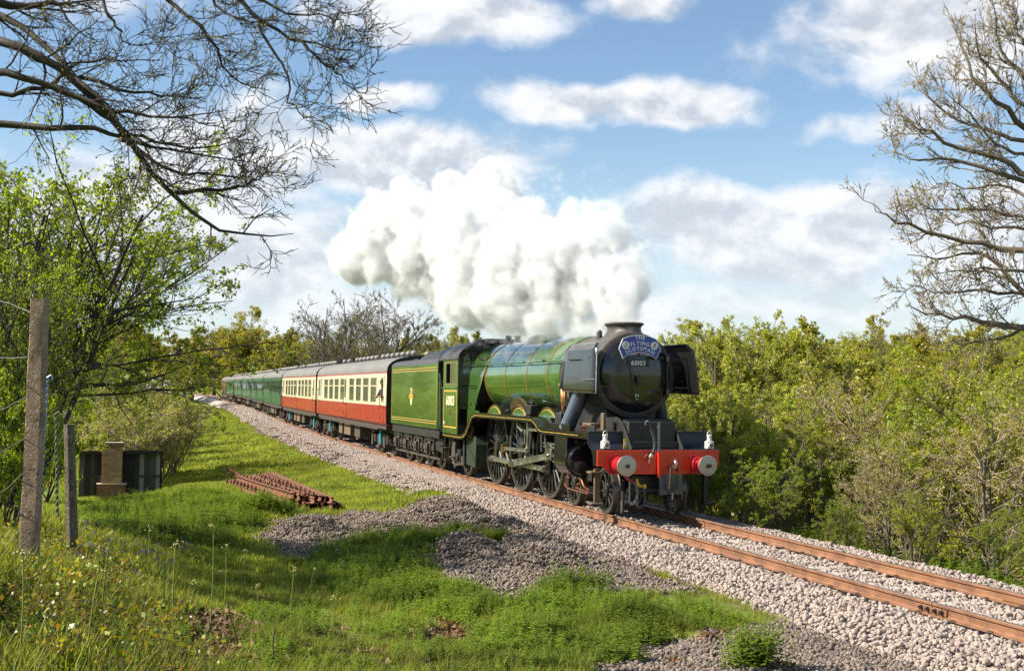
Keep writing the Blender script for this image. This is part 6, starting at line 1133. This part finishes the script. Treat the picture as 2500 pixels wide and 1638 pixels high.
def nettle(seed, h, m_, nw=6, ls=.075):
    r = np.random.default_rng(seed); V, Fc, o = [], [], 0
    def leaf(p, d, s, l_):
        nonlocal o
        dn = np.array([0, 0, -.35]); q = [p, p+d*l_*.35+s*l_*.26+dn*l_*.1, p+d*l_+dn*l_*.6, p+d*l_*.35-s*l_*.26+dn*l_*.1]; V.extend(q); Fc.append([o, o+1, o+2, o+3]); o += 4
    lean = r.normal(0, .08, 2)
    for k in range(nw):
        z = h*(k+1.2)/(nw+.2); a = k*math.pi/2+r.uniform(-.3, .3); l_ = ls*(1.25-.75*k/nw)*r.uniform(.85, 1.2); p = np.array([lean[0]*z/h*h, lean[1]*z/h*h, z])
        for q in (0, math.pi): leaf(p, np.array([math.cos(a+q), math.sin(a+q), .15]), np.array([-math.sin(a+q), math.cos(a+q), 0]), l_)
        for q in (math.pi/2,): leaf(p+UP*.01, np.array([math.cos(a+q), math.sin(a+q), .35]), np.array([-math.sin(a+q), math.cos(a+q), 0]), l_*.6)
    w_ = .003; V.extend([np.array([-w_, 0, 0]), np.array([w_, 0, 0]), np.array([lean[0]*h+w_, lean[1]*h, h]), np.array([lean[0]*h-w_, lean[1]*h, h])]); Fc.append([o, o+1, o+2, o+3]); return np.array(V), np.array(Fc)
def nclump(seed, n, w_, h, m_):
    r = np.random.default_rng(seed); P_, o = [], 0
    for k in range(n):
        v, f = nettle(seed*50+k, h*r.uniform(.6, 1.15), m_); a = r.uniform(0, 6.28); v = v@np.array([[math.cos(a), math.sin(a), 0], [-math.sin(a), math.cos(a), 0], [0, 0, 1]])+np.array([*(r.normal(0, w_, 2)), 0]); P_.append((v, f, 0))
    V, F_, _ = join(P_); return nmesh('nettles', V, F_, m_)
NC = [nclump(60+i, 9, .11, .27, NT_) for i in range(3)]+[nclump(70+i, 9, .12, .16, NT2) for i in range(3)]
pts, ixs, ss = [], [], []
for P_, n_, kk, s_ in ((NETTLE[0], 780, (0, 1, 2, 3, 4, 5), .72), (NETTLE[1], 60, (0, 1, 2, 3), .75), (NETTLE[2], 520, (0, 1, 2, 3, 4, 5, 3, 4), .62), (NETTLE[3], 1700, (3, 4, 5, 0, 1), 1.)):
    h_, r = heap_pts(P_, n_, 7+n_); pts.append(h_); ixs.append(r.choice(kk, len(h_))); ss.append(r.uniform(.55, 1.35, len(h_))*s_*(1.05+.55*wob(h_[:, 0], h_[:, 1], 2.6)))
pts = np.concatenate(pts); n = len(pts); scatter('nettles', pts, np.c_[np.zeros((n, 2)), RNG.uniform(0, 6.28, n)], np.concatenate(ss), NC, 'low nettles and goosegrass between the stone heaps', idx=np.concatenate(ixs))
xy = RNG.uniform((4, -11.5), (16.5, -3), (1300, 2)); xy = xy[~grav(xy[:, 0], xy[:, 1])]; n = len(xy); scatter('ground_weeds', np.c_[xy, ground(xy[:, 0], xy[:, 1])], np.c_[np.zeros((n, 2)), RNG.uniform(0, 6.28, n)], RNG.uniform(.3, .75, n), NC, 'small leafy weeds in the rough grass')
x_ = RNG.uniform(-20, 14, 1500); d_ = 2.75+np.abs(RNG.normal(0, .9, 1500)); xy = np.c_[x_, d_+yc(x_)]; n = len(xy); scatter('bank_weeds', np.c_[xy, ground(xy[:, 0], xy[:, 1])], np.c_[np.zeros((n, 2)), RNG.uniform(0, 6.28, n)], RNG.uniform(.5, 1.7, n), NC+[TU[5]], 'weeds and dry grass along the far ballast edge')
for u, v, lab, cnt in ((1835, 1625, 'round nettle clump growing out of the dark spent ballast', 24), (880, 1290, None, 0)):
    if not cnt: continue
    p = hit(u, v); R_ = empty('nettle_clump', (p[0], p[1], g1(p[0], p[1])), label=lab, cat='plant'); r = np.random.default_rng(9)
    vs = []
    for k in range(60): w2, f2 = nettle(900+k, .40*r.uniform(.6, 1.1), NT_, 7, .085); a = r.uniform(0, 6.28); q = r.normal(0, .13, 2); w2 = w2@np.array([[math.cos(a), math.sin(a), 0], [-math.sin(a), math.cos(a), 0], [0, 0, 1]]); w2[:, :2] += w2[:, 2:3]*q*1.2+q; vs.append((w2, f2, 0))
    V, F_, _ = join(vs); link('foliage', nmesh('nettle_foliage', V, F_, NT_), R_)
# bracken shoots standing on the near bank
MF = mat('bracken stem', (.20, .24, .05), .6, 0, .2, 6.); MFB = mat('brown stem', (.10, .045, .03), .8, 0, .3, 6.); MFT = mat('curled frond', (.34, .30, .08), .6, 0, .3, 20.)
FERN = [(150, 1480, 190, 530, 'leaning over the frame edge'), (350, 1480, 395, 1000, ''), (710, 1450, 830, 640, ''), (850, 1100, 900, 370, ''), (1210, 900, 1235, 300, ''), (1350, 1220, 1380, 590, ''), (1430, 1330, 1465, 450, ''), (1475, 700, 1580, 460, ''), (1560, 1060, 1610, 750, ''), (1750, 1150, 1765, 290, ''), (1850, 1030, 1880, 450, ''), (2020, 900, 2045, 500, ''), (2180, 1080, 2140, 780, ''), (1070, 700, 1075, 440, ''), (650, 520, 690, 250, ''), (1300, 790, 1320, 590, ''), (2420, 1130, 2440, 640, ''), (2560, 900, 2600, 640, ''), (2760, 1150, 2765, 880, '')]
for i, (xb, yb, xt_, yt_, _) in enumerate(sorted(FERN)):
    ub, vb, ut, vt = xb/3.4, 1200+yb/3.4, xt_/3.4, 1200+yt_/3.4; a = hit(ub, min(vb, 1634)); d = (a-CAM)@cf; b = at_d(ut, vt, d); a[2] -= .05; r = np.random.default_rng(i)
    R_ = empty('fern_shoot', tuple(a), label='%s bracken shoot on the near bank counting from the concrete post' % ['first', 'second', 'third', 'fourth', 'fifth', 'sixth', 'seventh', 'eighth', 'ninth', 'tenth', 'eleventh', 'twelfth', 'thirteenth', 'fourteenth', 'fifteenth', 'sixteenth', 'seventeenth', 'eighteenth', 'nineteenth'][i], cat='fern', group='bracken shoots on the near bank')
    w_ = b-a; P_ = [w_*k+cr*.012*math.sin(k*3+i) for k in np.linspace(0, 1, 7)]; MB().tube(P_, [.0062-.0025*k for k in np.linspace(0, 1, 7)], 6).build('stem', MF, R_)
    sg = 1 if r.random() > .4 else -1; q = P_[-1]; C_ = [q+cr*sg*(.014-.014*math.cos(t))+UP*.018*math.sin(t) for t in np.linspace(0, 4.2, 10)]; cv = MB().tube(C_, [.006*(1-.05*k) for k in range(10)], 5)
    for k in range(9): e = q+cr*r.normal(0, .022)+UP*r.uniform(-.03, .03)+cf*r.normal(0, .015); cv.ball(e, r.uniform(.004, .009), 6, 4, (1.5, 1, .8))
    cv.build('curled_tip', MFT, R_)
for xb, yb, xt_, yt_, lab in ((2240, 1500, 2290, 1130, 'brown dead stem standing upright in the near grass'), (1975, 1330, 1895, 900, 'kinked dark dead stem among the bracken shoots')):
    a = hit(xb/3.4, min(1634, 1200+yb/3.4)); d = (a-CAM)@cf; b = at_d(xt_/3.4, 1200+yt_/3.4, d); o = MB().tube([(b-a)*k+cr*.01*math.sin(k*6) for k in np.linspace(0, 1, 6)], [.007, .007, .006, .006, .005, .007], 6).build('dead_stem', MFB); o.location = tuple(a); tag(o, lab, 'stem')
# bluebells
BBL = leaf_mat('bluebell', [(.08, .05, .42), (.12, .07, .55), (.06, .05, .35)], .4)
def bell(seed):
    r = np.random.default_rng(seed); mb = MB(); P_ = [np.array([.05*k*k, 0, .26*k]) for k in np.linspace(0, 1, 5)]; mb.tube(P_, .003, 4); ns = len(mb.f)
    for k in range(7): p = P_[-1]+np.array([.02*k-.06, r.normal(0, .012), -.012*k+.02]); mb.cyl(p, p+np.array([.006, r.normal(0, .006), -.026]), .005, .013, 6)
    me = mb.me('bluebell', MF, 0); me.materials.append(BBL); me.polygons.foreach_set('material_index', [0]*ns+[1]*(len(me.polygons)-ns)); return me
bp_ = poly([(150, 1300), (240, 1280), (330, 1290), (420, 1310), (480, 1350), (420, 1400), (350, 1440), (240, 1420), (150, 1400), (60, 1340)]); h_, r = heap_pts(bp_, 120, 33); n = len(h_); h_[:, 2] += .0; scatter('bluebells', h_, np.c_[r.normal(0, .15, (n, 2)), r.uniform(0, 6.28, n)], r.uniform(.5, .8, n), [bell(i) for i in range(4)], 'scattered bluebells flowering beside the fence posts')
# brambles creeping through the near bank
MBRM = leaf_mat('bramble leaf', [(.13, .22, .012), (.22, .30, .02), (.36, .34, .03), (.40, .20, .03), (.10, .17, .015)], .45, .4, .04)
def bramble(seed):
    r = np.random.default_rng(seed); st = grow(np.zeros((4, 3)), np.c_[r.normal(size=(4, 2)), np.full(4, .9)], np.full(4, .42), 6, .18, -.12, r); V, F_, mi = join([(*tubes(st, np.full(4, .004), np.full(4, .002), 4), 0), (*leaves_on(st, 14, .042, r, .02), 1)]); me = nmesh('bramble', V, F_); me.materials.append(MFB); me.materials.append(MBRM); me.polygons.foreach_set('material_index', mi); return me
bp_ = poly([(-40, 1330), (120, 1330), (230, 1360), (330, 1420), (430, 1500), (470, 1640), (380, 1760), (-60, 1760)]); h_, r = heap_pts(bp_, 230, 55); n = len(h_); scatter('brambles', h_, np.c_[np.zeros((n, 2)), r.uniform(0, 6.28, n)], r.uniform(.5, 1.1, n), [bramble(i) for i in range(4)], 'low brambles with yellowing leaves on the near bank')
# brown leaf litter on the bare patches
LIT = leaf_mat('dead leaf', [(.16, .085, .045), (.24, .14, .07), (.10, .06, .035), (.30, .20, .10)], .15, .6)
def litter(seed): r = np.random.default_rng(seed); B = r.normal(0, .1, (60, 2, 3))*np.array([1, 1, .04]); return nmesh('litter', *leaves_on(B, 2, .055, r, .01, .15), LIT)
h0, r = heap_pts(MULCH[0], 240, 44); h1_, _ = heap_pts(MULCH[1], 50, 45); xy = RNG.uniform((6, -11), (16, -4), (130, 2)); hh = np.concatenate([h0, h1_, np.c_[xy, ground(xy[:, 0], xy[:, 1])]]); n = len(hh); scatter('leaf_litter', hh, np.c_[np.zeros((n, 2)), r.uniform(0, 6.28, n)], r.uniform(.6, 1.2, n), [litter(i) for i in range(3)], 'brown leaf litter on bare patches of the near bank')
# ------------------------------------------------------------------ steam plume
def steam():
    rs = np.random.default_rng(11); balls = []
    # billows of the exhaust, drifting back and up from the chimney (x, y, z, radius)
    core = [(-1.05, 0, 4.15, .42), (-1.25, 0, 4.6, .55)]
    lay = [(1545, 665, 58, -1.2), (1500, 705, 75, -1.6), (1470, 610, 100, -2.2), (1395, 575, 80, -2.6), (1400, 660, 120, -3.), (1430, 745, 66, -2.4), (1300, 650, 130, -4.2), (1290, 745, 85, -4.),
           (1200, 610, 120, -5.5), (1180, 710, 100, -5.5), (1120, 545, 105, -6.8), (1220, 530, 80, -5.8), (1060, 610, 115, -7.6), (1080, 700, 75, -7.), (960, 575, 100, -9.), (900, 625, 80, -10.), (950, 520, 60, -9.4),
           (870, 635, 48, -10.6), (1190, 450, 70, -7.), (1240, 460, 55, -6.6), (1380, 520, 50, -2.7), (1500, 575, 48, -1.8), (1340, 795, 45, -3.), (1220, 785, 48, -4.8), (1130, 765, 40, -6.), (1400, 795, 42, -2.4), (1010, 665, 66, -8.4), (1560, 690, 34, -1.0), (1562, 625, 34, -1.1), (1490, 765, 46, -1.5), (1360, 775, 66, -3.2), (1255, 772, 62, -4.5), (1165, 745, 58, -5.8), (1090, 742, 42, -6.8), (1030, 710, 46, -7.8), (880, 600, 62, -10.2), (850, 615, 44, -10.8), (1010, 540, 90, -8.2), (1300, 540, 70, -4.4), (1440, 690, 95, -2.3), (1440, 800, 34, -1.9), (1480, 790, 34, -1.5)]
    for u, v, r, x in lay:
        c = at_x(u, v, x*1.25-.3); d = (c-CAM)@cf; R = 1.08*r*d/FOC; c[1] += rs.uniform(-.3, .3); balls.append((*c, R))
        for k in range(10):
            dv = rs.normal(size=3); dv /= np.linalg.norm(dv); q = R*rs.uniform(.28, .5); balls.append((*(c+dv*R*.86), q))
            for j in range(3):
                e = rs.normal(size=3); e /= np.linalg.norm(e); balls.append((*(c+dv*R*.86+e*q*.8), q*rs.uniform(.35, .6)))
    balls += core
    for t in np.linspace(0, 1, 9): balls.append((-1.1-2.*t, rs.uniform(-.1, .1), 4.1+1.5*t, .45+.35*t))
    import bmesh
    bm0 = bmesh.new(); bmesh.ops.create_icosphere(bm0, subdivisions=2, radius=1); sv = np.array([v_.co[:] for v_ in bm0.verts]); sf = np.array([[q.index for q in f.verts] for f in bm0.faces]); bm0.free()
    V = np.concatenate([sv*b[3]+np.array(b[:3]) for b in balls]); Fq = np.concatenate([sf+i*len(sv) for i in range(len(balls))])
    root = empty('steam_plume', (-4, 0, 4)); tag(root, 'billowing white steam plume blown back over the boiler from the chimney', kind='stuff')
    src = bpy.data.objects.new('steam_shape', nmesh('steam_shape', V, Fq))
    vol = bpy.data.volumes.new('vapour'); o = link('vapour', vol, root); o.location = (4, 0, -4)
    md = o.modifiers.new('fill', 'MESH_TO_VOLUME'); md.object = src; md.density = 1.; md.resolution_mode = 'VOXEL_SIZE'; md.voxel_size = .09; md.interior_band_width = .36
    m = bpy.data.materials.new('steam'); m.use_nodes = True; t = NT(m.node_tree); t.n.clear(); out = t.new('ShaderNodeOutputMaterial')
    pv = t.new('ShaderNodeVolumePrincipled'); at = t.new('ShaderNodeAttribute'); at.attribute_name = 'density'
    tcn = t.new('ShaderNodeTexCoord').outputs['Object']; n = t.noise(tcn, 2.0, 7., .68)
    dd = t.ramp(t.m('ADD', at.outputs['Fac'], t.m('MULTIPLY', t.m('SUBTRACT', n, .5), 1.5)), .13, .66)
    t.put(pv.inputs['Density'], t.m('MULTIPLY', dd, STEAM_D)); pv.inputs['Color'].default_value = (.925, .936, .952, 1); pv.inputs['Anisotropy'].default_value = .15
    pv.inputs['Density Attribute'].default_value = ''
    t.l.new(pv.outputs[0], out.inputs['Volume']); vol.materials.append(m); m.cycles.volume_sampling = 'MULTIPLE_IMPORTANCE'
STEAM_D = 7.
steam()
cy.volume_step_rate = 1.; cy.volume_max_steps = 256; cy.volume_bounces = 8; cy.max_bounces = 10
